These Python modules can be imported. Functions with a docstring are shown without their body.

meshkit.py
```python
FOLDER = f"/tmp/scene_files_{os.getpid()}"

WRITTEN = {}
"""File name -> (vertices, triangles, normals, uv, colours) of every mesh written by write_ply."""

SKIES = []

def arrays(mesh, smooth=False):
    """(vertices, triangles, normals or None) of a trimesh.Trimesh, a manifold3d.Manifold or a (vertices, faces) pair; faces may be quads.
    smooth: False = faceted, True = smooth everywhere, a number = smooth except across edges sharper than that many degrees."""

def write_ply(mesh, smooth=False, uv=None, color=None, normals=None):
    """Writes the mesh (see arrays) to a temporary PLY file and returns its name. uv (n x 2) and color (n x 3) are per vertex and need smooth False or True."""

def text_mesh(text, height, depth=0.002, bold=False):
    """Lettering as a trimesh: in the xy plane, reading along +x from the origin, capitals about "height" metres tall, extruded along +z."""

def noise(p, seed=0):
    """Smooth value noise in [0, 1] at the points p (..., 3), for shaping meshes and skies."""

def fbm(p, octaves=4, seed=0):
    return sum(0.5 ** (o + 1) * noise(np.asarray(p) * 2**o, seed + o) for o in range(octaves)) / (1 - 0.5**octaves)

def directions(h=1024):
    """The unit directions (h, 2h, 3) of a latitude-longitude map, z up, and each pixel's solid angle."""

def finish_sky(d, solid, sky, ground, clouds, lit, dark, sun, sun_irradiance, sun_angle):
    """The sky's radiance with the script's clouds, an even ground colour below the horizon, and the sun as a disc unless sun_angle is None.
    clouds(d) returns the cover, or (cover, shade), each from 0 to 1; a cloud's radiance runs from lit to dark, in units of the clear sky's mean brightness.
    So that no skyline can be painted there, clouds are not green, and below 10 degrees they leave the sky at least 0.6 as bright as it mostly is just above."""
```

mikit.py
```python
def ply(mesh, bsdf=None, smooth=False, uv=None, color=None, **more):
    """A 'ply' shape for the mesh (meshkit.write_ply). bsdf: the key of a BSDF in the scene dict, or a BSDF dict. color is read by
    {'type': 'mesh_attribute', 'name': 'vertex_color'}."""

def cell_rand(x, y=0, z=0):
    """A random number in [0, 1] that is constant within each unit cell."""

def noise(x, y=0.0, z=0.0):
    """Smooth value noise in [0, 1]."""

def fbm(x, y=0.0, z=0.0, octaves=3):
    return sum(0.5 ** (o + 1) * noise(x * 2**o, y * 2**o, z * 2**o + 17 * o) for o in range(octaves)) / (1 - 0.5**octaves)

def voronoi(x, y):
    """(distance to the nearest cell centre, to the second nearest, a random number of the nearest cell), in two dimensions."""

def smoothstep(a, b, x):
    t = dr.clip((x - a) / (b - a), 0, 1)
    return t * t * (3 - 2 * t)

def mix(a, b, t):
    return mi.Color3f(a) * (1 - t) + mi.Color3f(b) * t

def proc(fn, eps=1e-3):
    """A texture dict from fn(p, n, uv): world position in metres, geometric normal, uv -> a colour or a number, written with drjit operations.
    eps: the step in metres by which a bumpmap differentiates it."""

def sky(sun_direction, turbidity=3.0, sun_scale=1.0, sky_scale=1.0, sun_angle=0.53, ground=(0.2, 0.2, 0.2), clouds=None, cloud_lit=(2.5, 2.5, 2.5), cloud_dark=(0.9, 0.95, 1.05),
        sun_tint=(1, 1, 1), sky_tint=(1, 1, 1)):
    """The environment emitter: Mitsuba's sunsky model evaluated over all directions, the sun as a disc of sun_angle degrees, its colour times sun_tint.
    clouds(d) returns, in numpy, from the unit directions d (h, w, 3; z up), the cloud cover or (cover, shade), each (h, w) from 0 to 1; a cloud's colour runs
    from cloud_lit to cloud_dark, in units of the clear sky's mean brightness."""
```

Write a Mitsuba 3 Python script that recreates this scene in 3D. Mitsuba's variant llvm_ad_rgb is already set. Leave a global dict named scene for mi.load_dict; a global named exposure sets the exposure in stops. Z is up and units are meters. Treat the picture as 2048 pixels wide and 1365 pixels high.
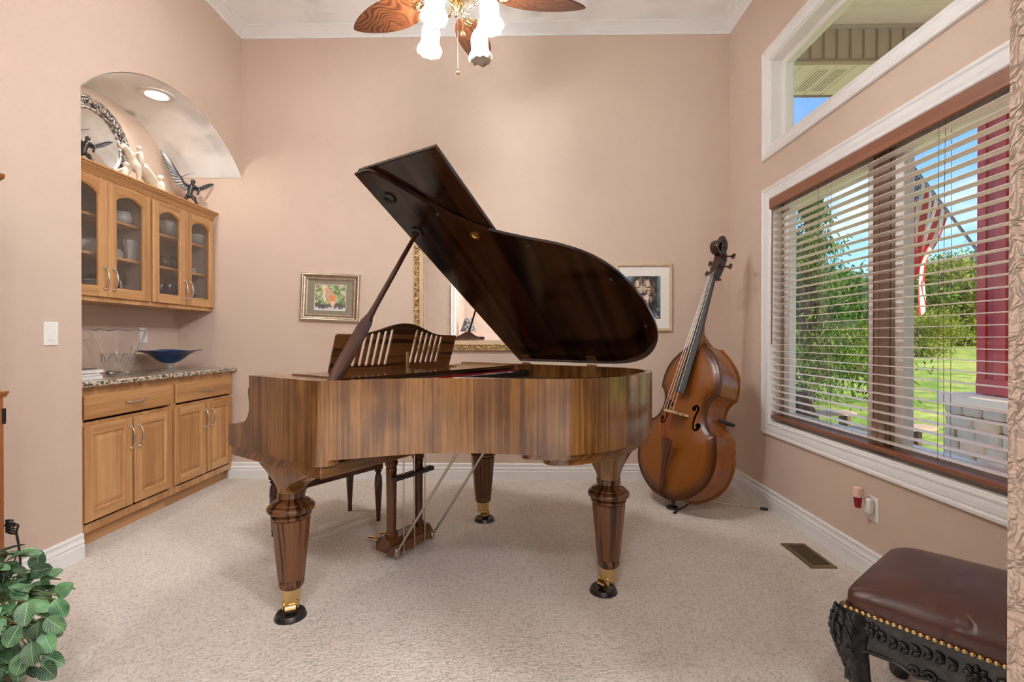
import math, random
import numpy as np, trimesh, mitsuba as mi, mikit, meshkit, drjit as dr
import manifold3d as m3
from shapely.geometry import Polygon, Point, LineString, box as sbox
from shapely import affinity
from mikit import proc, noise, fbm, voronoi, smoothstep, mix, cell_rand

random.seed(7); rng = np.random.default_rng(7)
scene, labels = {}, {}
T = mi.ScalarTransform4f

# ------------------------------------------------------------------ camera, sky, lamps, exposure
FOC, CAMH = 967.0, 1.165
YAW, PITCH = math.atan(17 / FOC), math.atan(4.5 / FOC)
FW = [-math.sin(YAW) * math.cos(PITCH), math.cos(YAW) * math.cos(PITCH), -math.sin(PITCH)]
scene['camera'] = {'type': 'perspective', 'fov': 2 * math.degrees(math.atan(1024 / FOC)), 'fov_axis': 'x', 'near_clip': 0.05, 'far_clip': 500.0,
                   'to_world': T().look_at(origin=[0, 0, CAMH], target=[FW[0], FW[1], CAMH + FW[2]], up=[0, 0, 1])}
exposure = 0.22


def clouds(d):
    z = np.maximum(d[..., 2], 0.05)
    q = np.stack([d[..., 0] / (z + .25) * 3.2, d[..., 1] / (z + .25) * 3.2, z * 0 + 3.1], -1)
    c = meshkit.fbm(q, 5, 3)
    cover = np.clip((c - 0.52) / 0.18, 0, 1)
    haze = np.exp(-z * 9) * .30
    return np.clip(cover * .9 + haze, 0, 1), np.clip((c - .62) * 1.5, 0, .5)


scene['sky'] = mikit.sky(sun_direction=[0.45, -0.62, 0.64], turbidity=2.6, sun_scale=6.5, sky_scale=7.5, ground=(.16, .2, .09), clouds=clouds,
                         cloud_lit=(2.1, 2.1, 2.15), cloud_dark=(1.5, 1.6, 1.8), sky_tint=(.62, .86, 1.15))
LAMP_FAN, LAMP_CAN, FILL_REAR = 140.0, 220.0, 100.0     # radiance of the fan's glass shades, of the niche's recessed lamp and of the added fill lamps in the rear room

# ------------------------------------------------------------------ helpers


def bearing(px):
    """x/y of the compass bearing at which the survey of the photograph saw a thing."""
    k = (px - 1024) / FOC
    return (-math.sin(YAW) + math.cos(YAW) * k) / (math.cos(YAW) + math.sin(YAW) * k)


def uniq(key):
    if key not in scene and key not in labels:
        return key
    n = 1
    while f'{key}_{n:03d}' in scene or f'{key}_{n:03d}' in labels:
        n += 1
    return f'{key}_{n:03d}'


def make(mesh, mat, smooth=False, grain=None, shift=None, uv=None, emit=None, **kw):
    """The shape dict. smooth: angle or bool. grain: the direction that the wood grain follows (gives uv = across, along in metres)."""
    if hasattr(mesh, 'to_mesh'):
        q = mesh.to_mesh()
        mesh = trimesh.Trimesh(np.array(q.vert_properties[:, :3]), np.array(q.tri_verts), process=False)
    if uv is None and isinstance(grain, tuple):      # ('turned', x, y): along z, across = the arc around the axis
        if smooth is not False and smooth is not True:
            mesh = trimesh.graph.smooth_shade(mesh, angle=math.radians(smooth), facet_minarea=None); smooth = True
        v = np.asarray(mesh.vertices); s = random.random() * 9
        uv = np.stack([np.abs(np.arctan2(v[:, 1] - grain[2], v[:, 0] - grain[1])) * .11 + s, v[:, 2] + s], 1)
    if uv is None and grain is not None and not isinstance(grain, tuple):
        if smooth is not False and smooth is not True:
            mesh = trimesh.graph.smooth_shade(mesh, angle=math.radians(smooth), facet_minarea=None); smooth = True
        g = np.asarray(grain, float); g = g / np.linalg.norm(g)
        a = np.cross(g, [.31, .52, .79] if abs(g @ [.31, .52, .79]) < .95 else [1, 0, 0]) if max(abs(g)) < .999 else np.roll(g, 1)
        a = a - g * (a @ g); a /= np.linalg.norm(a); b = np.cross(g, a)
        v = np.asarray(mesh.vertices)
        s = random.random() * 9 if shift is None else shift
        uv = np.stack([v @ a + v @ b + s, v @ g + s * 1.7], 1)
    if callable(uv):
        if smooth is not False and smooth is not True:
            mesh = trimesh.graph.smooth_shade(mesh, angle=math.radians(smooth), facet_minarea=None); smooth = True
        uv = uv(np.asarray(mesh.vertices))
    d = mikit.ply(mesh, 'm_' + mat, smooth=smooth, uv=uv, **kw)
    if emit is not None:
        d['emitter'] = {'type': 'area', 'radiance': {'type': 'rgb', 'value': list(emit)}}
    return d


def thing(name, label, cat, group=None):
    key = uniq(name)
    labels[key] = {'label': label, 'category': cat}
    if group:
        labels[key]['group'] = group
    return key


def part(parent, name, mesh, mat, label=None, kind=None, **kw):
    key = uniq(parent + '__' + name)
    scene[key] = make(mesh, mat, **kw)
    if label or kind:
        labels[key] = {}
        if label: labels[key]['label'] = label
        if kind: labels[key]['kind'] = kind
    return key


def put(parent, name, d, tw=None):
    """One more copy of a shape dict."""
    key = uniq(parent + '__' + name)
    scene[key] = {**d, 'to_world': T(tw.tolist())} if tw is not None else dict(d)
    return key


def solo(name, mesh, mat, label, cat, group=None, **kw):
    key = uniq(name)
    scene[key] = make(mesh, mat, **kw)
    labels[key] = {'label': label, 'category': cat}
    if group:
        labels[key]['group'] = group
    return key


def struct(name, mesh, mat, **kw):
    scene[name] = make(mesh, mat, **kw)
    labels[name] = {'kind': 'structure'}
    return name


def cat(*ms):
    out = []
    for m in ms:
        if isinstance(m, (list, tuple)): out += list(m)
        else: out.append(m)
    return trimesh.util.concatenate(out)


def box(x0, x1, y0, y1, z0, z1):
    return trimesh.creation.box(bounds=[[min(x0, x1), min(y0, y1), min(z0, z1)], [max(x0, x1), max(y0, y1), max(z0, z1)]])


def cbox(x0, x1, y0, y1, z0, z1, c=.003):
    """A box with chamfered edges."""
    lo, hi = np.array([min(x0, x1), min(y0, y1), min(z0, z1)], float), np.array([max(x0, x1), max(y0, y1), max(z0, z1)], float)
    c = min(c, (hi - lo).min() * .45)
    pts = []
    for i in (0, 1):
        for j in (0, 1):
            for k in (0, 1):
                p = np.where([i, j, k], hi, lo); s = np.where([i, j, k], -1, 1) * c
                for ax in range(3):
                    q = p + s; q[ax] = p[ax]; pts.append(q)
    return trimesh.convex.convex_hull(np.array(pts))


def poly(pts): return Polygon(pts)


def extrude(pg, h, z0=0.0):
    gs = getattr(pg, 'geoms', [pg])
    ms = [trimesh.creation.extrude_polygon(g, h, engine='earcut') for g in gs if g.area > 1e-9]
    m = cat(ms)
    m.apply_translation([0, 0, z0])
    return m


def frame(o, ex, ey, ez):
    M = np.eye(4); M[:3, 0], M[:3, 1], M[:3, 2], M[:3, 3] = ex, ey, ez, o
    return M


def tf(m, M):
    m = m.copy(); m.apply_transform(M); return m


def mv(m, x, y, z): return tf(m, frame([x, y, z], [1, 0, 0], [0, 1, 0], [0, 0, 1]))


def rot(axis, deg, pt=(0, 0, 0)): return trimesh.transformations.rotation_matrix(math.radians(deg), axis, pt)


YZ = frame([0, 0, 0], [0, 1, 0], [0, 0, 1], [1, 0, 0])          # polygon (y, z), extruded along +x
XZ = frame([0, 0, 0], [1, 0, 0], [0, 0, 1], [0, -1, 0])         # polygon (x, z), extruded along -y


def ex_x(pg, x0, x1): return mv(tf(extrude(pg, x1 - x0), YZ), x0, 0, 0)


def ex_y(pg, y0, y1): return mv(tf(extrude(pg, y1 - y0), XZ), 0, y1, 0)


def lathe(prof, n=32, o=(0, 0, 0), axis=None, closed=True):
    """prof: (r, z) from the bottom up."""
    p = np.array(prof, float)
    k = len(p); a = np.linspace(0, 2 * np.pi, n, endpoint=False)
    v = np.stack([np.outer(p[:, 0], np.cos(a)), np.outer(p[:, 0], np.sin(a)), np.repeat(p[:, 1][:, None], n, 1)], -1).reshape(-1, 3)
    f = []
    for i in range(k - 1):
        for j in range(n):
            q = (j + 1) % n
            f += [[i * n + j, i * n + q, (i + 1) * n + q], [i * n + j, (i + 1) * n + q, (i + 1) * n + j]]
    v = list(v)
    if closed:
        for i, s in ((0, 1), (k - 1, -1)):
            if p[i, 0] > 1e-6:
                v.append([0, 0, p[i, 1]]); c = len(v) - 1
                for j in range(n):
                    q = (j + 1) % n
                    f.append([c, i * n + q, i * n + j] if s == 1 else [c, i * n + j, i * n + q])
    m = trimesh.Trimesh(np.array(v), np.array(f), process=False)
    if axis is not None:
        m.apply_transform(trimesh.geometry.align_vectors([0, 0, 1], axis))
    m.apply_translation(o)
    return m


def grid(P, close_u=False, close_v=False, flip=False):
    """A mesh of the points P (n, m, 3)."""
    P = np.asarray(P, float); n, m = P.shape[:2]
    f = []
    for i in range(n if close_u else n - 1):
        for j in range(m if close_v else m - 1):
            a, b, c, d = i * m + j, i * m + (j + 1) % m, ((i + 1) % n) * m + (j + 1) % m, ((i + 1) % n) * m + j
            f += [[a, b, c], [a, c, d]]
    f = np.array(f)
    if flip: f = f[:, ::-1]
    return trimesh.Trimesh(P.reshape(-1, 3), f, process=False)


def loft(sections, cap=True, flip=False):
    """Closed rings of equal length joined one after the other."""
    S = np.asarray(sections, float); n, m = S.shape[:2]
    g = grid(S, close_v=True, flip=flip)
    if cap:
        v = list(g.vertices); f = list(g.faces)
        for i in (0, n - 1):
            v.append(S[i].mean(0)); c = len(v) - 1
            for j in range(m):
                t = [c, i * m + (j + 1) % m, i * m + j]
                if (i > 0) != flip: t = t[::-1]
                f.append(t)
        g = trimesh.Trimesh(np.array(v), np.array(f), process=False)
    return g


def tube(pts, r, n=10, cap=True, sq=None):
    """A round bar along the points; r a number or one per point."""
    p = np.array(pts, float); r = np.broadcast_to(np.asarray(r, float), len(p))
    t = np.gradient(p, axis=0); t /= np.linalg.norm(t, axis=1, keepdims=True) + 1e-12
    a = np.cross(t[0], [0, 0, 1.0] if abs(t[0][2]) < .9 else [1.0, 0, 0]); a /= np.linalg.norm(a)
    S = []
    ang = np.linspace(0, 2 * np.pi, n, endpoint=False) + (np.pi / n if n <= 6 else 0)
    for i in range(len(p)):
        a = a - t[i] * (a @ t[i]); a /= np.linalg.norm(a); b = np.cross(t[i], a)
        S.append(p[i] + r[i] * (np.cos(ang)[:, None] * a + np.sin(ang)[:, None] * b))
    return loft(S, cap)


def bez(pts, n=24):
    """A smooth curve through the points (Catmull-Rom)."""
    p = np.array(pts, float); p = np.vstack([2 * p[0] - p[1], p, 2 * p[-1] - p[-2]])
    out = []
    for i in range(1, len(p) - 2):
        t = np.linspace(0, 1, n, endpoint=False)[:, None]
        a, b, c, d = p[i - 1], p[i], p[i + 1], p[i + 2]
        out.append(.5 * (2 * b + (c - a) * t + (2 * a - 5 * b + 4 * c - d) * t ** 2 + (3 * b - a - 3 * c + d) * t ** 3))
    out.append(p[-2][None])
    return np.vstack(out)


def ring_frame(w, h, prof):
    """A mitred frame in the xy plane, centred, outer size w x h. prof: (inset from the outer edge, height along z) points, closed."""
    S = []
    for a, z in prof:
        x, y = w / 2 - a, h / 2 - a
        S.append([[-x, -y, z], [x, -y, z], [x, y, z], [-x, y, z]])
    return grid(np.array(S), close_u=True, close_v=True, flip=True)


def rail(prof, path, up=(0, 0, 1), closed=False):
    """A moulding: prof (d, h) with d to the left of the path and h up, mitred at the path's corners."""
    p = np.array(path, float); n = len(p); up = np.array(up, float)
    seg = [p[(i + 1) % n] - p[i] for i in range(n if closed else n - 1)]
    nrm = [np.cross(up, s / np.linalg.norm(s)) for s in seg]
    S = []
    for i in range(n):
        if closed: a, b = nrm[i - 1], nrm[i % len(nrm)]
        else: a, b = nrm[max(i - 1, 0)], nrm[min(i, n - 2)]
        m = (a + b); m = m / (m @ a)
        S.append([p[i] + m * d + up * hh for d, hh in prof])
    S = np.array(S)
    if closed: return grid(S, close_u=True, close_v=True)
    return loft(S)


def sphere(o, r, sub=2, s=(1, 1, 1)):
    m = trimesh.creation.icosphere(subdivisions=sub, radius=r); m.vertices *= s; m.apply_translation(o); return m


def cyl(a, b, r, n=20):
    return tube([a, b], r, n)


def man(m):
    m = m.copy(); m.merge_vertices()
    return m3.Manifold(m3.Mesh(np.asarray(m.vertices, np.float32), np.asarray(m.faces, np.uint32)))


def unman(m):
    q = m.to_mesh()
    return trimesh.Trimesh(np.array(q.vert_properties[:, :3], float), np.array(q.tri_verts), process=False)


def blob(chains, res=.02, smooth=6):
    """A figure: chains of (point, radius) joints, every bone the hull of its two spheres, all joined, refined and smoothed."""
    out = None
    for ch in chains:
        for (p, r), (q, s) in zip(ch[:-1], ch[1:]):
            pts = []
            for c, rr in ((p, r), (q, s)):
                b = trimesh.creation.icosphere(subdivisions=1, radius=rr); pts.append(b.vertices + np.asarray(c))
            hmesh = m3.Manifold.hull_points(np.vstack(pts).astype(float))
            out = hmesh if out is None else out + hmesh
    out = out.refine_to_length(res)
    t = unman(out); t.merge_vertices()
    if smooth: trimesh.smoothing.filter_taubin(t, iterations=smooth)
    return t
# ------------------------------------------------------------------ materials


def rgb(*c): return {'type': 'rgb', 'value': list(c)}


def S(r, g, b): return tuple(((c / 255 + .055) / 1.055) ** 2.4 if c > 10 else c / 3294.6 for c in (r, g, b))


def two(b): return {'type': 'twosided', 'bsdf': b}


def diffuse(name, c): scene['m_' + name] = two({'type': 'diffuse', 'reflectance': c if isinstance(c, dict) else rgb(*c)})


def plastic(name, c, a=.1, ior=1.5): scene['m_' + name] = two({'type': 'roughplastic', 'diffuse_reflectance': c if isinstance(c, dict) else rgb(*c), 'alpha': a, 'int_ior': ior, 'nonlinear': False})


def metal(name, c, rough=.25): scene['m_' + name] = two({'type': 'principled', 'base_color': c if isinstance(c, dict) else rgb(*c), 'metallic': 1.0, 'roughness': rough})


def bump(name, inner, fn, scale, eps=1e-3):
    scene['m_' + name] = two({'type': 'bumpmap', 'arbitrary': proc(fn, eps), 'scale': scale, 'bsdf': inner})


def f_wall(p, n, uv):
    t = fbm(p.x * 1.3 + p.y * 1.1, p.y * .7 + 3, p.z * 1.3, 3)
    s = noise(p.x * 90, p.y * 90, p.z * 90)
    return mix((.590, .468, .388), (.615, .490, .405), t) * (.985 + .03 * s)


scene['m_wall_paint'] = two({'type': 'diffuse', 'reflectance': proc(f_wall)})


def f_trowel(p, n, uv):
    # skip-trowel relief of the near wall end: short ridges
    a = fbm(p.x * 60 + p.y * 45, p.z * 38, 2.0, 2)
    r = dr.abs(noise((p.z + .7 * p.y + .5 * p.x) * 120 + a * 7, p.z * 26, p.y * 40) - .5)
    return smoothstep(0.0, .22, r) * .8 + .2 * noise(p.x * 300, p.y * 300, p.z * 300)


bump('wall_trowelled', {'type': 'diffuse', 'reflectance': proc(f_wall)}, f_trowel, .0085, 6e-4)


def f_brush(p, n, uv):
    # stomped / brushed plaster: fans of ridges in random directions
    x, y = p.x + .35 * p.z, p.y + .2 * p.z
    d1, d2, r = voronoi(x * 3.4 + 1.5 * noise(x * 3, y * 3, 1), y * 3.4 + 1.5 * noise(x * 3, y * 3, 5))
    th = r * 6.2831 + 1.2 * (noise(x * 5, y * 5, 9) - .5)
    c, s = dr.cos(th), dr.sin(th)
    q = (x * c + y * s) * 330 + 10 * noise(x * 9, y * 9, 2)
    m = noise(x * 7 + 31, y * 7, 3)
    return (.5 + .5 * dr.sin(q)) * smoothstep(.35, .7, m) * smoothstep(.0, .25, d2 - d1) + .5 * fbm(x * 25, y * 25, 4, 2)


bump('ceiling_paint', {'type': 'diffuse', 'reflectance': rgb(.93, .96, .975)}, f_brush, .0016, 8e-4)
plastic('white_trim', (.83, .845, .845), .18)
plastic('white_gloss', (.82, .82, .80), .08)
diffuse('white_matte', (.78, .77, .75))


def f_carpet(p, n, uv):
    big = fbm(p.x * 1.2 + 5, p.y * 1.2, 0.5, 3)
    mid = fbm(p.x * 9, p.y * 9, 1.5, 2)
    t1 = .5 * noise(p.x * 120 + p.y * 70, p.y * 120 - p.x * 70, 2.0) + .5 * noise(p.x * 83 - p.y * 150, p.y * 83 + p.x * 150, 8.0)
    t2 = noise(p.x * 310 + p.y * 90, p.y * 310 - p.x * 90, 5.0)
    c = mix((.572, .518, .458), (.685, .632, .568), smoothstep(.2, .8, .45 * big + .2 * mid + .35 * t1))
    return c * (.82 + .21 * smoothstep(.18, .55, t1) + .16 * (t2 - .45))


def f_pile(p, n, uv):
    return noise(p.x * 120 + p.y * 70, p.y * 120 - p.x * 70, 2.0) + noise(p.x * 83 - p.y * 150, p.y * 83 + p.x * 150, 8.0) * .7 + .5 * noise(p.x * 310 + p.y * 90, p.y * 310 - p.x * 90, 5.0) + 1.2 * fbm(p.x * 12, p.y * 12, 3.0, 2)


bump('carpet', {'type': 'diffuse', 'reflectance': proc(f_carpet)}, f_pile, .0030, 1e-3)


def f_walnut(p, n, uv):
    # striped veneer: uv.x across the grain, uv.y along it (metres)
    u, v = uv.x, uv.y
    w = u + .006 * (fbm(u * 6, v * 2.2, 1.0, 2) - .5)
    a = fbm(w * 30, v * .7, 2.0, 3)
    b = noise(w * 130, v * 1.3, 4.0)
    c = fbm(w * 420, v * 9, 6.0, 2)
    blot = fbm(u * 9, v * 7, 8.0, 3)
    t = smoothstep(.25, .75, .40 * a + .26 * b + .34 * blot)
    col = mix((.070, .027, .0065), (.250, .115, .030), t)
    return col * (.72 + .5 * smoothstep(.25, .7, c))


plastic('walnut', proc(f_walnut), .03, 1.68)


def f_rosewood(p, n, uv):
    u, v = uv.x, uv.y
    w = u + .012 * (fbm(u * 14, v * 3.0, 1.0, 2) - .5)
    a = fbm(w * 75, v * 1.2, 2.0, 2)
    c = fbm(w * 420, v * 6, 6.0, 2)
    t = smoothstep(.30, .46, a) * (.75 + .25 * fbm(u * 30, v * 1.1, 3.0, 2))
    col = mix((.028, .011, .005), (.150, .058, .020), t)
    return col * (.75 + .4 * c)


plastic('rosewood', proc(f_rosewood), .03, 1.55)


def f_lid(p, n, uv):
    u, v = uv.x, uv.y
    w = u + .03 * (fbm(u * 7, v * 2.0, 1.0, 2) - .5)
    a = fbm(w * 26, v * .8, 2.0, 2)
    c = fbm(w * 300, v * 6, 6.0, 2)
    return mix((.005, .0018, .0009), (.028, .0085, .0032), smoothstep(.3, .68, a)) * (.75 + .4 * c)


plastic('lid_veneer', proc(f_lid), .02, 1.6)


def f_maple(p, n, uv):
    u, v = uv.x, uv.y
    w = u + .004 * (fbm(u * 9, v * 2.5, 1.0, 2) - .5)
    a = fbm(w * 34, v * 1.6, 2.0, 3)
    c = fbm(w * 380, v * 9, 6.0, 2)
    board = cell_rand(dr.floor(u * 8.3), dr.floor(u * .9), 3)
    t = smoothstep(.2, .8, .6 * a + .4 * board)
    return mix((.410, .198, .072), (.600, .335, .145), t) * (.86 + .26 * c)


plastic("maple", proc(f_maple), .16, 1.5)


def f_redwood(p, n, uv):
    u, v = uv.x, uv.y
    a = fbm(u * 60, v * 1.5, 2.0, 3)
    return mix((.030, .009, .005), (.105, .030, .014), smoothstep(.3, .7, a))


plastic('mahogany', proc(f_redwood), .04, 1.65)
def f_valance(p, n, uv): return mix((.22, .085, .048), (.30, .125, .072), fbm(uv.x * 70, uv.y * 2, 1, 3))
plastic('blind_wood', proc(f_valance), .2)
plastic('blind_slat', (.86, .78, .72), .22)


def f_granite(p, n, uv):
    ax, ay, az = dr.abs(n.x), dr.abs(n.y), dr.abs(n.z)
    x = dr.select((ax > ay) & (ax > az), p.z + 7, p.x)
    y = dr.select((ay >= ax) & (ay > az), p.z + 3, p.y)
    d1, d2, r = voronoi(x * 95, y * 95)
    e1, e2, r2 = voronoi(x * 210 + 3, y * 210)
    c = mix((.50, .41, .30), (.62, .56, .47), r)
    c = dr.select(r > .70, mix((.035, .033, .032), (.09, .085, .08), r2), c)
    c = dr.select((r < .22), mix((.30, .20, .12), (.46, .36, .25), r2), c)
    return c * (.8 + .3 * r2)


plastic('granite', proc(f_granite), .04, 1.55)
metal('brass', (.72, .53, .25), .28)
metal('polished_brass', (.86, .66, .32), .12)
metal('antique_brass', (.50, .38, .20), .32)
metal('nickel', (.60, .56, .50), .22)
metal('chrome', (.80, .80, .80), .08)
metal('steel_string', (.66, .62, .58), .3)
plastic('black_plastic', (.012, .012, .013), .12)
plastic('black_rubber', (.02, .02, .021), .4)
plastic('ebony', (.018, .014, .012), .28)
diffuse('dark_void', (.008, .007, .007))  # near black, stands for the dark inside openings; also a frame stand
scene['m_clear_glass'] = {'type': 'thindielectric', 'int_ior': 1.5}
scene['m_cut_glass'] = {'type': 'blendbsdf', 'weight': .30, 'a': {'type': 'thindielectric', 'int_ior': 1.5}, 'b': two({'type': 'roughplastic', 'diffuse_reflectance': rgb(.62, .63, .62), 'alpha': .05})}
scene['m_solid_glass'] = {'type': 'dielectric', 'int_ior': 1.5}
scene['m_mirror_glass'] = two({'type': 'conductor', 'material': 'none', 'specular_reflectance': rgb(.88, .89, .88)})
# ------------------------------------------------------------------ the room
XL, XR, YB, ZC = -2.325, 1.713, 3.997, 3.745
XN = -2.865                      # back of the niche
N0, N1, NSP, NR = 2.522, 3.997, 2.51, .979
YF = .80                         # room opening towards the camera
REAR = dict(x0=-4.6, x1=3.4, y0=-5.2)
ARCH = [(N0 + (N1 - N0) * i / 40, 0) for i in range(41)]
NC = (N0 + N1) / 2; NZ = 2.845 - NR
ARCH = [(y, NZ + math.sqrt(max(NR ** 2 - (y - NC) ** 2, 0))) for y, _ in ARCH]
WY0, WY1 = 1.56, 3.36            # window openings
W2 = (.590, 2.122)
W1 = (2.492, 3.082)
XO = 1.873                       # outer face of the right wall

struct('floor', box(-4.6, XO, REAR['y0'], YB + .15, -.12, 0), 'carpet')
struct('ceiling', box(-4.6, REAR['x1'], REAR['y0'], YB + .15, ZC, ZC + .3), 'ceiling_paint')
struct('wall_back', box(XN - .15, XO, YB, YB + .16, 0, ZC), 'wall_paint')
wl = Polygon([(YF, 0), (N0, 0)] + ARCH + [(N1, 0), (YB, 0), (YB, ZC), (YF, ZC)]).buffer(0)
struct('wall_left', ex_x(wl, XN, XL), 'wall_paint')
struct('wall_niche', box(XN - .15, XN, N0 - .1, N1, 0, ZC), 'wall_paint')
wr = Polygon([(YF, 0), (YB, 0), (YB, ZC), (YF, ZC)], [[(WY0, W2[0]), (WY1, W2[0]), (WY1, W2[1]), (WY0, W2[1])], [(WY0, W1[0]), (WY1, W1[0]), (WY1, W1[1]), (WY0, W1[1])]])
struct('wall_right', ex_x(wr, XR, XO), 'wall_paint')
# the arch's plastered underside
so = []
for y, z in ARCH:
    k = np.array([y - NC, z - NZ]) / NR
    so.append([[XL + .002, NC + k[0] * (NR - .004), NZ + k[1] * (NR - .004)], [XN, NC + k[0] * (NR - .004), NZ + k[1] * (NR - .004)]])
struct('ceiling_niche', grid(np.array(so)), 'ceiling_paint', smooth=True)

# the end of the wall by the camera, at the right edge of the view
struct('wall_front', cat(box(.793, REAR['x1'], .66, YF, 0, ZC), box(XR, XO, .66, YF, 0, ZC)), 'wall_trowelled')
struct('wall_front_left', cat(box(-4.6, -2.6, .66, YF, 0, ZC), box(XN, XL - .3, .66, YF, 0, ZC)), 'wall_paint')
# the rear room that opens behind the camera
struct('wall_rear', box(-4.6, REAR['x1'], REAR['y0'] - .15, REAR['y0'], 0, ZC), 'wall_paint')
struct('wall_rear_left', box(-4.75, -4.6, REAR['y0'], YF, 0, ZC), 'wall_paint')
struct('wall_rear_right', box(REAR['x1'], REAR['x1'] + .15, REAR['y0'], YF, 0, ZC), 'wall_paint')
struct('floor_rear', box(XO, REAR['x1'], REAR['y0'], YF, -.12, 0), 'carpet')
struct('wall_partition', cat(box(-1.62, -1.50, -5.2, -2.6, 0, ZC), box(-2.9, -1.5, -2.6, -2.48, 0, ZC)), 'wall_paint')
for x, y, kw, lb in ((-.3, -1.2, .75, 'added fill lamp, out of view on the rear room ceiling right behind the camera'), (2.2, -.9, 2.1, 'added fill lamp, out of view on the rear room ceiling behind the wall at the right edge'), (-.3, -3.6, .75, 'added fill lamp, out of view deep in the rear room above its middle'), (2.2, -3.2, 2.1, 'added fill lamp, out of view deep in the rear room on its right side')):  # added lamps out of view, they fill the front room with light
    t = thing('added_fill_lamp', lb, 'lamp', 'added fill lamps of the rear room')
    part(t, 'rim', lathe([(.24, ZC - .045), (.26, ZC - .04), (.26, ZC), (.0, ZC)], 36, (x, y, 0), closed=False), 'white_gloss', smooth=40)
    part(t, 'diffuser', lathe([(0, ZC - .075), (.10, ZC - .072), (.19, ZC - .06), (.24, ZC - .044)], 36, (x, y, 0), closed=False), 'white_matte', smooth=True, emit=[FILL_REAR * kw * c for c in (.97, 1, 1.06)])

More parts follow.
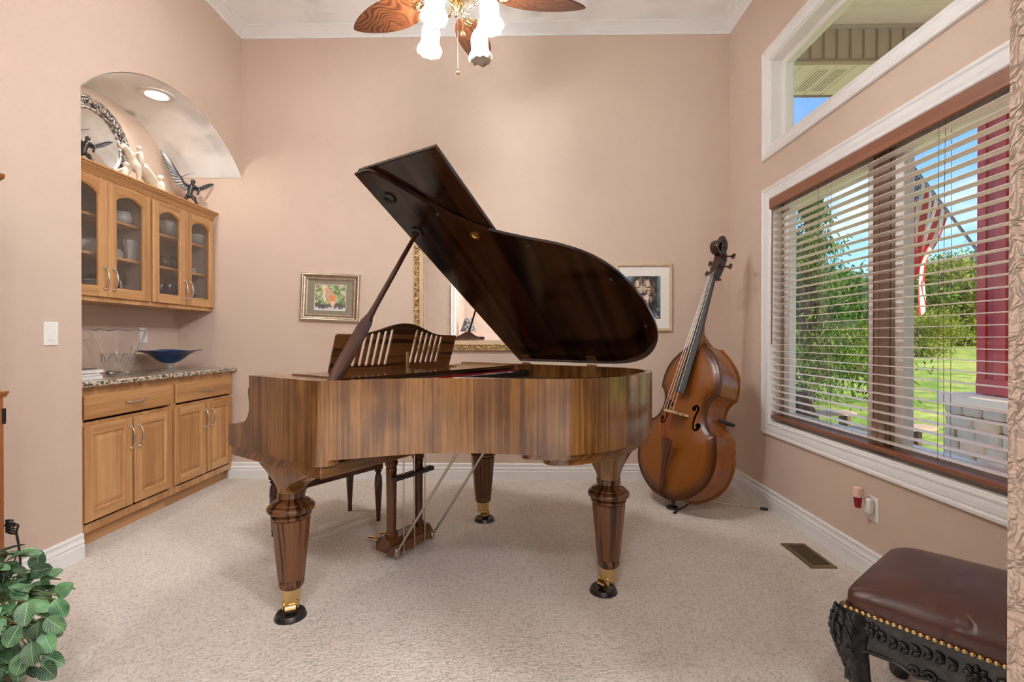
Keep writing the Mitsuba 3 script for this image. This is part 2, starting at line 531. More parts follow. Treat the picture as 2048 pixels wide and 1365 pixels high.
# what the gilt mirror sees: a white casing at the end of the partition, a side table and its lamp
struct('trim_2', cat(cbox(-1.505, -1.42, -2.60, -2.46, 0, 2.35, .006), cbox(-1.505, -1.485, -2.462, -2.44, 0, 2.35, .004)), 'white_trim')
tb = thing('side_table', 'dark side table in the rear room, seen in the gilt mirror', 'table')
part(tb, 'top', cbox(-1.46, -.96, -3.70, -3.30, .90, .93, .006), 'ebony')
for x in (-1.43, -.99):
    for y in (-3.67, -3.33):
        part(tb, 'leg', cbox(x - .02, x + .02, y - .02, y + .02, .001, .90, .003), 'ebony')
tl = thing('table_lamp', 'table lamp with a patterned grey shade, seen in the gilt mirror', 'lamp')
part(tl, 'base', lathe([(0, .931), (.07, .931), (.075, .945), (.03, .97), (.018, 1.0), (.03, 1.06), (.035, 1.12), (.015, 1.2), (.012, 1.36), (0, 1.36)], 24, (-1.24, -3.5, 0)), 'ebony', smooth=40)
plastic('grey_shade', proc(lambda p, n, uv: mix((.06, .06, .065), (.42, .41, .40), smoothstep(.45, .55, fbm(p.x * 24, p.y * 24, p.z * 24, 2)))), .5)
part(tl, 'shade', lathe([(.19, 1.34), (.17, 1.40), (.10, 1.60), (.08, 1.66)], 32, (-1.24, -3.5, 0), closed=False), 'grey_shade', smooth=True)

# trims
BP = [(0, 0), (.0165, 0), (.0165, .070), (.0125, .078), (.0125, .082), (.0165, .086), (.0165, .090), (.0105, .104), (.0095, .116), (.0125, .120), (.0125, .127), (.008, .134), (0, .135)]
struct('baseboard_back', rail(BP, [(XR, YB, 0), (XN + .43, YB, 0)]), 'white_trim')
struct('baseboard_right', rail(BP, [(XR, YF, 0), (XR, YB - .0165, 0)]), 'white_trim')
struct('baseboard_left', rail(BP, [(XL, N0 - .004, 0), (XL, YF, 0)]), 'white_trim')
CP = [(0, 0), (.006, 0), (.010, .006), (.010, .016), (.013, .022), (.016, .024), (.024, .034), (.040, .052), (.052, .066), (.055, .070), (.060, .072), (.065, .078), (.065, .086), (0, .086)]
struct('trim_1', rail([(a, b) for a, b in CP], [(XR, YF, ZC - .086), (XR, YB, ZC - .086), (XL, YB, ZC - .086), (XL, YF, ZC - .086)]), 'white_trim')

# windows: casing, jamb, frames, panes
CAS = [(0, 0), (0, .012), (.004, .018), (.016, .018), (.022, .014), (.026, .012), (.030, .014), (.050, .012), (.068, .008), (.072, .010), (.080, .010), (.085, .006), (.085, 0)]


def casing(y0, y1, z0, z1):
    m = ring_frame(y1 - y0 + .17, z1 - z0 + .17, CAS)
    return tf(m, frame([XR, (y0 + y1) / 2, (z0 + z1) / 2], [0, 1, 0], [0, 0, 1], [-1, 0, 0]))


def ringx(y0, y1, z0, z1, w, x0, x1, c=.004):
    m = ring_frame(y1 - y0, z1 - z0, [(0, 0), (0, x1 - x0), (w - c, x1 - x0), (w, x1 - x0 - c), (w, c), (w - c, 0)])
    return tf(m, frame([x1, (y0 + y1) / 2, (z0 + z1) / 2], [0, 1, 0], [0, 0, 1], [-1, 0, 0]))


scene_mat = 'white_gloss'
labels['window_1'] = {'kind': 'structure'}; labels['window_2'] = {'kind': 'structure'}
for nm, (z0, z1) in (('window_1', W1), ('window_2', W2)):
    part(nm, 'casing', casing(WY0, WY1, z0, z1), 'white_trim')
    part(nm, 'jamb', ringx(WY0 - .001, WY1 + .001, z0 - .001, z1 + .001, .012, XR - .002, XO), 'white_gloss')
part('window_1', 'sash', ringx(WY0 + .011, WY1 - .011, W1[0] + .011, W1[1] - .011, .040, XR + .075, XR + .135), 'white_gloss')
part('window_1', 'pane', box(XR + .104, XR + .1042, WY0 + .05, WY1 - .05, W1[0] + .05, W1[1] - .05), 'clear_glass')
plastic('window_tan', (.36, .25, .19), .25)
YM0, YM1 = 2.372, 2.468
part('window_2', 'mullion', cbox(XR + .065, XR + .15, YM0, YM1, W2[0] + .012, W2[1] - .012, .006), 'window_tan')
for i, (a, b) in enumerate(((WY0 + .012, YM0), (YM1, WY1 - .012))):
    s = part('window_2', 'sash', ringx(a, b, W2[0] + .012, W2[1] - .012, .066, XR + .085, XR + .140), 'white_gloss')
    part('window_2', 'sash_edge', ringx(a + .012, b - .012, W2[0] + .024, W2[1] - .024, .006, XR + .072, XR + .086), 'window_tan')
    part('window_2', 'pane', box(XR + .112, XR + .1122, a + .064, b - .064, W2[0] + .076, W2[1] - .076), 'clear_glass')
part('window_2', 'latch_box', cat(cbox(XR + .045, XR + .068, YM0 + .005, YM1 - .01, .62, .76, .006), cbox(XR + .038, XR + .048, YM0 + .04, YM0 + .055, .65, .73, .004)), 'window_tan', label='tan latch housing low on the middle post')
# ------------------------------------------------------------------ the grand piano, in its own coordinates (u along the keyboard from the treble end, v towards the tail, z up)
PO, PHI = np.array([-1.319, 2.161]), .979
pc, ps = math.cos(PHI), math.sin(PHI)
PM = frame([PO[0], PO[1], 0], [pc, ps, 0], [ps, -pc, 0], [0, 0, 1])
PW = 1.489
ZT, ZB, ZR = 1.007, .683, .706


def pw(u, v, z): return (PM @ np.array([u, v, z, 1.0]))[:3]


def PP(parent, name, m, mat, **kw): return part(parent, name, tf(m, PM), mat, **kw)


ctrl = [(0.0, .60), (.002, .655), (.03, .688), (.10, .742), (.19, .803), (.30, .888), (.40, .996), (.485, 1.15), (.552, 1.295), (.635, 1.408), (.735, 1.478), (.84, 1.517), (.95, 1.537), (1.07, 1.543),
        (1.19, 1.533), (1.285, 1.503), (1.37, 1.452), (1.437, 1.382), (1.476, 1.29), (1.489, 1.16), (1.489, .9)]
curve = bez(ctrl, 6)
OUT = Polygon([(0, 0)] + [tuple(p) for p in curve] + [(PW, 0)])
INN = OUT.buffer(-.032, join_style=1)
pn = thing('grand_piano', 'walnut baby grand piano with its lid raised on the carpet', 'piano')
def rim_uv(off):
    ext = LineString([(0, 0)] + [tuple(p) for p in curve] + [(PW, 0)])
    iM = np.linalg.inv(PM)
    def fn(v):
        q = v @ iM[:3, :3].T + iM[:3, 3]
        return np.array([[ext.project(Point(a, b)) + off + .5 * min(ext.distance(Point(a, b)), .04), c] for a, b, c in q])
    return fn


RUV = rim_uv(3.3)
ring = OUT.difference(INN).intersection(sbox(-1, .19, 3, 3))
prof = [(-.002, ZB), (-.002, .752), (.004, .771), (.016, .781), (.036, .785), (.085, .787), (.122, .796), (.150, .811), (.170, .832), (.180, .856), (.181, .885), (.178, .905), (.172, .930), (.173, .948), (.181, .958), (.181, ZT), (.20, ZT), (.655, ZT), (.655, ZB)]
ck = tf(extrude(Polygon(prof), .034), YZ)
low = OUT.difference(OUT.buffer(-.032)).intersection(sbox(-1, .19, 3, .692))
rim = cat(extrude(ring, ZT - ZR, ZR), mv(tf(extrude(Polygon([p for p in prof[:15]] + [(.181, ZT), (.192, ZT), (.192, ZB)]), .032), YZ), 0, 0, 0),
          mv(tf(extrude(Polygon([p for p in prof[:15]] + [(.181, ZT), (.192, ZT), (.192, ZB)]), .032), YZ), PW - .032, 0, 0), extrude(low, ZR - ZB, ZB))
PP(pn, 'rim', rim, 'walnut', smooth=32, uv=RUV)
PP(pn, 'keybed', cbox(.022, PW - .022, -.024, .668, .632, .684, .004), 'walnut', grain=[pc, ps, 0], label='moulded bottom board under the keyboard')
PP(pn, 'key_slip', cbox(.034, PW - .034, -.012, .012, .690, .765, .005), 'walnut', grain=[pc, ps, 0])
PP(pn, 'fallboard', cat(cbox(.034, PW - .034, .165, .185, .75, .94, .005), cbox(.034, PW - .034, .02, .175, .765, .785, .003)), 'walnut', grain=[pc, ps, 0])
# soundboard, iron plate, strings and dampers inside
inside = INN.intersection(sbox(-1, .62, 3, 3))
PP(pn, 'soundboard', extrude(INN.intersection(sbox(-1, .3, 3, 3)), .02, .80), 'maple', grain=[ps, -pc, 0])
PP(pn, 'pin_block', box(.04, PW - .04, .19, .66, .90, .955), 'ebony')
pl = inside.buffer(-.006)
holes = []
for a, b in ((.10, .36), (.40, .64), (.68, .98), (1.02, 1.40)):
    h = inside.buffer(-.07).intersection(sbox(a, .80, b, 1.36)).buffer(-.02).buffer(.02)
    holes.append(h)
for h in holes: pl = pl.difference(h)
PP(pn, 'iron_plate', extrude(pl, .014, .918), 'antique_brass', label='bronze-coloured cast iron plate')
st = []
for i in range(64):
    u0 = .07 + i * .0205
    v1 = .72 + .72 * min(1, (i + 4) / 40)
    u1 = u0 + (.0 if i < 44 else -.24 * (i - 44) / 20)
    if not inside.buffer(-.03).contains(Point(u1, v1)):
        for v1 in np.arange(v1, .7, -.02):
            if inside.buffer(-.03).contains(Point(u1, v1)): break
    st.append(tube([[u0, .63, .944], [u1, v1, .946]], .0009, 4, cap=False))
PP(pn, 'strings', cat(st), 'steel_string', kind='stuff')
for i in range(62):
    u0 = .08 + i * .0215
    PP(pn, 'damper', box(u0 - .006, u0 + .006, .66, .71, .950, .972), 'ebony')
diffuse('red_felt', (.22, .012, .014))
PP(pn, 'felt_strip', cbox(.06, PW - .06, .595, .632, .945, .976, .004), 'red_felt', label='strip of dark red felt')
# music shelf and desk
PP(pn, 'music_shelf', cbox(.128, PW - .108, .22, .615, .985, 1.003, .003), 'rosewood', grain=[pc, ps, 0])
PP(pn, 'arm_top', cbox(.030, .125, .186, .640, .960, ZT - .0012, .002), 'walnut', grain=[ps, -pc, 0])
PP(pn, 'arm_top', cbox(PW - .105, PW - .030, .186, .640, .960, ZT - .0012, .002), 'walnut', grain=[ps, -pc, 0])
PP(pn, 'desk_rail', cbox(.125, .16, .30, .58, .985, 1.012, .002), 'rosewood', grain=[ps, -pc, 0])
PP(pn, 'desk_rail', cbox(PW - .100, PW - .06, .18, .72, .975, 1.010, .002), 'rosewood', grain=[ps, -pc, 0])
dv0, dv1, dz0, dz1 = .33, .392, 1.004, 1.188
lean = math.atan2(dv1 - dv0, dz1 - dz0); dl = math.hypot(dv1 - dv0, dz1 - dz0)
du0, du1 = .280, 1.092
dw = du1 - du0
tp = [(0, dl)] + [(x * dw, dl + .062 * (.5 - .5 * math.cos(2 * math.pi * (x - .12) / .76)) ** 1.15) for x in np.linspace(.12, .88, 40)] + [(dw, dl)]
dk = Polygon([(0, 0)] + tp + [(dw, 0)]).buffer(-.012).buffer(.012)
slots = []
for k in range(6):
    for x0, s in ((.395, -1), (.605, 1)):
        x = (x0 + s * k * .0485) * dw
        top = dl - .004 + .034 * (1 - k / 5.0) ** 1.1 - .012
        slots.append(LineString([(x, .042), (x, top)]).buffer(.0105))
for s_ in slots: dk = dk.difference(s_)
dm = extrude(dk, .009)
DF = frame([du0, dv0, dz0], [1, 0, 0], [0, math.sin(lean), math.cos(lean)], [0, math.cos(lean), -math.sin(lean)])
PP(pn, 'music_desk', tf(dm, DF), 'rosewood', grain=[pc, ps, 0], label='music desk with two groups of upright slots')
PP(pn, 'desk_support', cat(cbox(.672, .690, .425, .432, 1.0, 1.098, .001), cbox(.668, .694, .400, .436, 1.001, 1.006, .001)), 'brass', label='small flat brass bar behind the music desk')
PP(pn, 'desk_hinge', cat(cbox(1.03, 1.06, .385, .43, 1.003, 1.009, .001), cyl([1.02, .40, 1.010], [1.07, .40, 1.010], .005, 10)), 'brass')
PP(pn, 'desk_hinge', cat(cbox(.60, .66, .555, .575, 1.003, 1.0065, .001), cyl([.60, .56, 1.008], [.66, .56, 1.008], .003, 10)), 'brass')

# lid: two leaves, the front one folded back on top of the main one
TH, VF, ZL = .589, .575, 1.021
LT = .020
ct, sn = math.cos(TH), math.sin(TH)
# lid frame: x = distance r from the spine hinge, y = v, z = upwards out of the lid
LM = frame([PW + .012, 0, ZL], [-ct, 0, sn], [0, 1, 0], [sn, 0, ct])
LO = OUT.buffer(.012).intersection(sbox(-1, VF, 3, 3))
lr = Polygon([(PW + .012 - u, v) for u, v in LO.exterior.coords])


def bev(pg, t, c=.0035):
    """A slab with rounded edges."""
    out = []
    for z, off in ((0, -c), (c * .4, -c * .35), (c, 0), (t - c, 0), (t - c * .4, -c * .35), (t, -c)):
        out.append((z, pg.buffer(off, join_style=1)))
    n = 260
    S = []
    for z, g in out:
        ex_ = g.exterior; base = np.array([ex_.interpolate(i / n, normalized=True).coords[0] for i in range(n)])
        S.append(np.column_stack([base, np.full(n, z)]))
    k0 = [np.argmin(np.hypot(s[:, 0] - S[0][0, 0], s[:, 1] - S[0][0, 1])) for s in S]
    S = [np.roll(s, -k, 0) for s, k in zip(S, k0)]
    a, b = loft(S, cap=False), [extrude(out[0][1], .0001, 0), extrude(out[-1][1], .0001, t - .0001)]
    return cat(a, *b)


lid_m = cat(extrude(lr.buffer(-.004), .004, 0), extrude(lr, LT - .007, .003), extrude(lr.buffer(-.0035), .0035, LT - .0035))
def lidpart(name, m, mat, parent=pn, **kw): return part(parent, name, tf(tf(m, LM), PM), mat, **kw)
VG = [ps, -pc, 0]
gl = (PM @ LM @ np.array([1, .10, 0, 0]))[:3]
ld = lidpart('lid', lid_m, 'lid_veneer', smooth=30, grain=gl, label='raised main lid seen from its dark glossy underside')
fl = sbox(.004, VF + .004, PW + .022, VF + .455)
fl_m = cat(extrude(fl.buffer(-.003, join_style=2), .003, LT + .002), extrude(fl, .016, LT + .005), extrude(fl.buffer(-.003, join_style=2), .003, LT + .021))
lidpart('lid_flap', fl_m, 'lid_veneer', smooth=30, grain=gl, label='front lid leaf folded back over the main lid')
def lp(u, v): return (PW + .012 - u) / 1.0, v
def lidat(u, v, z=0.0):
    """lid coordinates of the point of the underside that measures (u) along the sloping lid"""
    return np.array([PW + .012 - u, v, z])
for u, v, mt in ((.138, .655, 'black_plastic'), (.345, .645, 'black_plastic')):
    lidpart('prop_cup', lathe([(0, 0), (.020, 0), (.030, -.002), (.031, -.007), (.024, -.012), (.016, -.010), (.014, -.004), (0, -.003)], 28, lidat(u, v), closed=False), mt, smooth=40, parent=ld)
lidpart('prop_cup', lathe([(0, 0), (.012, 0), (.023, -.002), (.023, -.005), (.012, -.006), (.010, -.002), (0, -.002)], 28, lidat(.418, .944), closed=False), 'polished_brass', smooth=40, parent=ld, label='round brass plate')
for u, v in ((.268, .84), (.52, 1.17), (.775, 1.455), (1.13, 1.505), (1.40, .64)):
    lidpart('bumper', lathe([(.008, 0), (.008, -.006), (.005, -.009), (0, -.010)], 14, lidat(u, v), closed=False), 'black_rubber', smooth=40, parent=ld)
for v in (.655, 1.10):
    hg = cat(cbox(PW - .036, PW - .033, v - .028, v + .028, .945, ZT + .002, .001), cyl([PW - .034, v - .029, ZT + .006], [PW - .034, v + .029, ZT + .006], .0055, 12))
    a = PP(pn, 'lid_hinge', hg, 'antique_brass')
    hl = cbox(.022, .085, v - .030, v + .030, -.004, -.0005, .001)
    part(pn, 'lid_hinge', tf(tf(hl, LM), PM), 'antique_brass')
# prop stick
top = (PM @ LM @ np.array([*lidat(.345, .645, -.010), 1]))[:3]
bot = pw(.085, .655, 1.0)
dd = top - bot; L = np.linalg.norm(dd); dd /= L
side = np.cross(dd, [0, 1, 0]); side /= np.linalg.norm(side); nrm = np.cross(side, dd)
S_ = []
for t, wd, th in ((-.02, .020, .012), (.0, .021, .013), (.05, .026, .016), (.14, .027, .017), (.30, .026, .017), (.36, .023, .016), (.40, .0145, .0125), (.46, .0115, .0115), (.90, .0095, .0095), (1.0, .0085, .0085)):
    c = bot + dd * L * t
    ring_ = []
    for a, b in ((-1, -.4), (-.55, -1), (.55, -1), (1, -.4), (1, .4), (.55, 1), (-.55, 1), (-1, .4)):
        ring_.append(c + side * wd * a + nrm * th * b)
    S_.append(ring_)
part(pn, 'prop_stick', loft(S_), 'mahogany', grain=dd, label='red-brown prop stick holding the lid up')
gr = loft([[bot + dd * L * t + side * (.004 * a) + nrm * (-.0172 + .002 * b) for a, b in ((-1, -1), (1, -1), (1, 1), (-1, 1))] for t in (.04, .30)])
part(pn, 'prop_knob', tf(lathe([(0, 0), (.007, 0), (.007, .02), (.012, .024), (.013, .030), (.009, .034), (0, .035)], 16, (1.115, 1.06, .93)), PM), 'nickel', smooth=40)

# legs
CASTER_Z = .0138


def leg(u, v, blk, wheel):
    lw = pw(u, v, 0); TG = ('turned', lw[0], lw[1])
    """blk: (u0, u1, v0, v1, ztop) of the carved block."""
    L_ = PP(pn, 'leg', loft([[(u + r * math.cos(a), v + r * math.sin(a), z) for a in np.linspace(0, 2 * np.pi, 12, endpoint=False) + math.pi / 12] for z, r in
                            ((.412, .070), (.405, .0775), (.150, .0535), (.143, .046))]), 'rosewood', grain=TG, label='turned and faceted leg')
    PP(L_, 'neck', lathe([(.05, .520), (.055, .519), (.055, .497), (.050, .494), (.046, .489), (.052, .484), (.070, .478), (.078, .474), (.079, .469), (.076, .466), (.088, .463), (.094, .457), (.0958, .450), (.094, .442), (.087, .435), (.077, .431), (.074, .427), (.080, .423), (.081, .417), (.077, .411), (0, .409)], 40, (u, v, 0), closed=False), 'rosewood', smooth=35, grain=TG)
    PP(L_, 'ring', lathe([(.045, .150), (.049, .144), (.052, .132), (.050, .120), (.044, .112), (0, .112)], 36, (u, v, 0), closed=False), 'rosewood', smooth=35, grain=TG)
    u0, u1, v0, v1, zt = blk
    secs = []
    m_ = 48
    for k in range(15):
        t = k / 14
        e = (1 - t) ** 2.1
        cu, cv = (u0 + u1) / 2 * e + u * (1 - e), (v0 + v1) / 2 * e + v * (1 - e)
        hu, hv = (u1 - u0) / 2 * e + .052 * (1 - e), (v1 - v0) / 2 * e + .052 * (1 - e)
        n_ = 2 + 10 * e
        z = zt + (.515 - zt) * t ** .85
        secs.append([(cu + hu * np.sign(math.cos(a)) * abs(math.cos(a)) ** (2 / n_), cv + hv * np.sign(math.sin(a)) * abs(math.sin(a)) ** (2 / n_), z) for a in np.linspace(0, 2 * np.pi, m_, endpoint=False)])
    PP(L_, 'carved_block', loft(secs), 'walnut', smooth=45, grain=[0, .3, 1])
    PP(L_, 'ferrule', lathe([(.041, .113), (.040, .108), (.036, .052), (.034, .048), (0, .046)], 36, (u, v, 0), closed=False), 'brass', smooth=35, label='brass ferrule')
    du, dv = wheel
    w = np.array([u + du, v + dv, 0.0]); ax = np.array([-dv, du, 0]) / math.hypot(du, dv)
    fork = cat(*[tube(bez([[u, v, .05], np.array([u, v, .046]) + ax * .022 * s, w + ax * .026 * s + [0, 0, .044 + CASTER_Z], w + ax * .026 * s + [0, 0, .022 + CASTER_Z]], 6), .007, 8) for s in (-1, 1)],
               cyl(w + ax * .032 + [0, 0, .021 + CASTER_Z], w - ax * .032 + [0, 0, .021 + CASTER_Z], .005, 10))
    c_ = PP(L_, 'caster', cyl(w + ax * .021 + [0, 0, .0205 + CASTER_Z], w - ax * .021 + [0, 0, .0205 + CASTER_Z], .0205, 28), 'polished_brass', smooth=35, label='brass caster wheel in a fork')
    PP(L_, 'caster_fork', fork, 'brass', smooth=40)
    return w


CUP = [(0, .012), (.030, .011), (.040, .012), (.050, .019), (.056, .019), (.062, .008), (.064, 0.0), (0, 0.0)]
wa = leg(.088, .356, (.030, .165, .175, .600, .633), (-.019, .026))
wb = leg(1.035, 1.385, (.955, 1.13, 1.29, 1.475, .652), (-.028, -.012))
wc = leg(1.401, .356, (1.32, 1.459, .175, .600, .633), (-.019, .026))
for w, lb in ((wa, 'dark caster cup under the piano leg nearest the china cabinet'), (wb, 'dark caster cup under the piano leg nearest the floor vent'), (wc, 'dark caster cup under the rear piano leg by the back baseboard')):
    c = pw(*w)
    solo('caster_cup', lathe(CUP, 40, (c[0], c[1], .001)), 'black_plastic', lb, 'caster cup', 'caster cups under the piano legs', smooth=35)
# stepped mouldings under the tail
t1 = OUT.buffer(-.016).intersection(sbox(.50, 1.20, 3, 3)).buffer(-.05).buffer(.05)
t2 = OUT.buffer(-.055).intersection(sbox(.56, 1.245, 3, 3)).buffer(-.06).buffer(.06)
PP(pn, 'tail_moulding', extrude(t1, .022, .684), 'walnut', smooth=32, grain=[pc, ps, 0])
PP(pn, 'tail_moulding', extrude(t2, .034, .651), 'walnut', smooth=32, grain=[pc, ps, 0])
PP(pn, 'brace', cat(box(.25, 1.40, .70, .76, .70, .79), box(.72, .78, .66, 1.3, .71, .79), box(1.0, 1.06, .66, 1.4, .71, .79)), 'walnut', grain=[pc, ps, 0])

# pedal lyre
ly = PP(pn, 'lyre_box', loft([[(x, y, z) for y, z in ((.235, .040), (.235, .085), (.262, .112), (.335, .112), (.365, .085), (.365, .040))] for x in (.635, .930)]), 'rosewood', grain=[pc, ps, 0], label='bevelled pedal box')
for u in (.685, .880):
    PP(ly, 'lyre_post', lathe([(.030, .112), (.033, .120), (.034, .130), (.028, .140), (.024, .146), (.0245, .150), (.029, .47), (.029, .478), (.024, .482), (.032, .490), (.036, .503), (.032, .516), (.025, .522), (.027, .535), (.025, .60), (.03, .632)], 12, (u, .30, 0)), 'rosewood', smooth=30, grain=[0, 0, 1])
PP(ly, 'guide_bar', cbox(.64, .925, .345, .385, .425, .448, .004), 'ebony', label='dark bar across the pedal rods')
for u in (.705, .782, .860):
    PP(ly, 'pedal_rod', cat(cyl([u, .372, .03], [u, .372, .68], .0042, 10), cyl([u, .372, .60], [u, .372, .66], .008, 10)), 'nickel', smooth=40)
    pd = loft([[(u + w_ * math.cos(a), v_, z_ + h_ * math.sin(a)) for a in np.linspace(0, 2 * np.pi, 14, endpoint=False)] for v_, w_, h_, z_ in ((.25, .008, .007, .060), (.20, .008, .007, .060), (.16, .014, .006, .058), (.11, .017, .005, .055), (.085, .012, .004, .053), (.078, .004, .002, .052))])
    PP(ly, 'pedal', pd, 'polished_brass', smooth=40, label='brass pedal')
for u, u2 in ((.655, .66), (.915, .905)):
    PP(ly, 'brace_rod', cat(cyl([u, .375, .055], [u2, .84, .70], .0062, 12), cbox(u - .011, u + .011, .362, .385, .035, .075, .003)), 'nickel', smooth=40, label='long slanting metal brace')
PP(pn, 'lyre_top', cat(cbox(.60, .97, .24, .42, .60, .634, .006), cbox(.66, .90, .40, .70, .655, .70, .006)), 'rosewood', grain=[pc, ps, 0])

# bench behind the piano
bn = thing('piano_bench', 'dark mahogany piano bench with turned legs, half hidden behind the piano', 'bench')
bp = [(-1.454, 2.822), (-1.155, 3.25), (-.909, 3.074), (-1.208, 2.646)]
bc = np.mean(bp, 0); be = np.array(bp[1]) - bp[0]; bl = np.linalg.norm(be); be /= bl; bf = np.array(bp[2]) - bp[1]; bw = np.linalg.norm(bf); bf /= bw
BM = frame([bc[0], bc[1], 0], [be[0], be[1], 0], [bf[0], bf[1], 0], [0, 0, 1])
bmk = lambda name, m, mat, **kw: part(bn, name, tf(m, BM), mat, **kw)
for sx in (-1, 1):
    for sy in (-1, 1):
        x, y = sx * bl / 2, sy * bw / 2
        bmk('leg', cat(lathe([(.010, .0), (.013, .002), (.014, .03), (.016, .032), (.016, .038), (.013, .042), (.015, .06), (.022, .18), (.025, .235), (.022, .285), (.015, .305), (.014, .31), (.023, .318), (.024, .324), (.015, .330), (.016, .335)], 18, (x, y, 0)), cbox(x - .022, x + .022, y - .022, y + .022, .333, .43, .003)), 'mahogany', smooth=30, grain=[0, 0, 1])
for s in (-1, 1):
    bmk('apron', cbox(-bl / 2, bl / 2, s * bw / 2 - .009, s * bw / 2 + .009, .335, .43, .002), 'mahogany', grain=[be[0], be[1], 0])
    bmk('apron', cbox(s * bl / 2 - .009, s * bl / 2 + .009, -bw / 2, bw / 2, .335, .43, .002), 'mahogany', grain=[bf[0], bf[1], 0])
bmk('seat', cbox(-bl / 2 - .04, bl / 2 + .04, -bw / 2 - .035, bw / 2 + .035, .43, .455, .008), 'mahogany', grain=[be[0], be[1], 0])
bmk('cushion', cbox(-bl / 2 - .03, bl / 2 + .03, -bw / 2 - .025, bw / 2 + .025, .455, .505, .022), 'black_plastic')
# ------------------------------------------------------------------ built-in cabinets in the niche
plastic('cabinet_inside', (.30, .245, .21), .4)  # grey-brown over maple paints in the dim, reflecting cabinet interior
FX = -2.412                       # face frame of the base cabinets
H3 = [0, 0, 1]; HY = [0, 1, 0]


def pull(o, along, L_=.128):
    """A bow handle: o its middle on the surface, along its direction; it stands out along +x."""
    a = np.array(along, float)
    o = np.array(o, float)
    X_ = np.array([1.0, 0, 0])
    pts = [o - a * L_ / 2, o - a * L_ * .47 + X_ * .012, o - a * L_ * .30 + X_ * .024, o + X_ * .029, o + a * L_ * .30 + X_ * .024, o + a * L_ * .47 + X_ * .012, o + a * L_ / 2]
    b = bez(pts, 6)
    rr = .0045 + .002 * np.exp(-((np.linspace(-1, 1, len(b))) / .25) ** 2)
    m = [tube(b, rr, 10)]
    for s in (-1, 1):
        e = o + a * s * L_ * .5
        m.append(lathe([(0, 0), (.0085, 0), (.0085, .003), (.006, .006), (.0075, .009), (.004, .013), (0, .013)], 14, e, X_, closed=False))
        m.append(sphere(e + a * s * .004 + X_ * .010, .0062, 2))
    return cat(*m)


def raised(y0, y1, z0, z1, x, t=.0135, b=.036):
    S_ = []
    for off, d in ((0, 0), (0, .002), (b, t), (b + .003, t)):
        S_.append([(x + d, y0 + off, z0 + off), (x + d, y1 - off, z0 + off), (x + d, y1 - off, z1 - off), (x + d, y0 + off, z1 - off)])
    return loft(S_)


def panel_door(cab, y0, y1, z0, z1, hy):
    x = FX + .001
    w = .056
    d = part(cab, 'door', cat(cbox(x, x + .019, y0, y0 + w, z0, z1, .003), cbox(x, x + .019, y1 - w, y1, z0, z1, .003)), 'maple', grain=H3)
    for a, b in ((z0, z0 + w), (z1 - w, z1)):
        part(d, 'rail', cbox(x, x + .0186, y0 + w - .001, y1 - w + .001, a, b, .003), 'maple', grain=HY)
    part(d, 'panel', raised(y0 + w - .002, y1 - w + .002, z0 + w - .002, z1 - w + .002, x + .0015), 'maple', grain=H3)
    part(d, 'bead', tf(ring_frame(y1 - y0 - 2 * w + .004, z1 - z0 - 2 * w + .004, [(0, 0), (0, .0165), (.004, .015), (.008, .010), (.009, .003), (.009, 0)]), frame([x, (y0 + y1) / 2, (z0 + z1) / 2], [0, 1, 0], [0, 0, 1], [1, 0, 0])), 'maple', grain=H3)
    part(d, 'handle', pull((x + .019, hy, .560), H3), 'nickel', smooth=40, label='curved satin nickel pull')


def base_unit(label, y0, y1, doors, dr, hys):
    cab = thing('base_cabinet', label, 'cabinet', 'base cabinets in the niche')
    part(cab, 'carcass', cat(box(XN + .004, FX - .019, y0, y0 + .018, .085, .892), box(XN + .004, FX - .019, y1 - .018, y1, .085, .892), box(XN + .004, FX - .019, y0, y1, .085, .103), box(XN + .004, XN + .012, y0, y1, .085, .892)), 'maple', grain=H3)
    fr = Polygon([(y0, .085), (y1, .085), (y1, .892), (y0, .892)], [[(y0 + .04, .13), (y1 - .04, .13), (y1 - .04, .665), (y0 + .04, .665)], [(y0 + .04, .70), (y1 - .04, .70), (y1 - .04, .84), (y0 + .04, .84)]])
    part(cab, 'face_frame', ex_x(fr, FX - .019, FX), 'maple', grain=H3)
    part(cab, 'toe_kick', box(-2.476, -2.46, y0, y1, 0.001, .085), 'maple', grain=HY, label='darker recessed toe board')
    d = part(cab, 'drawer', cat(cbox(FX + .001, FX + .020, dr[0], dr[1], .714, .852, .006)), 'maple', grain=HY)
    part(d, 'handle', pull((FX + .020, (dr[0] + dr[1]) / 2 + .01, .782), HY), 'nickel', smooth=40, label='curved satin nickel pull')
    for (a, b), hy in zip(doors, hys):
        panel_door(cab, a, b, .145, .682, hy)
    return cab


base_unit('maple base cabinet with two raised panel doors and a drawer nearest the light switch', 2.585, 3.300, ((2.612, 2.939), (2.957, 3.278)), (2.614, 3.282), (2.921, 2.988))
base_unit('maple base cabinet with two doors and a drawer in the corner behind the piano keyboard', 3.302, 3.988, ((3.307, 3.636), (3.656, 3.962)), (3.322, 3.967), (3.621, 3.699))
solo('countertop', cat(cbox(XN + .003, -2.364, N0 + .003, YB - .002, .897, .927, .006)), 'granite', 'speckled granite countertop on the maple base cabinets', 'countertop')

# wall cabinets
UX = -2.570
UI0, UI1 = XN + .004, UX - .019


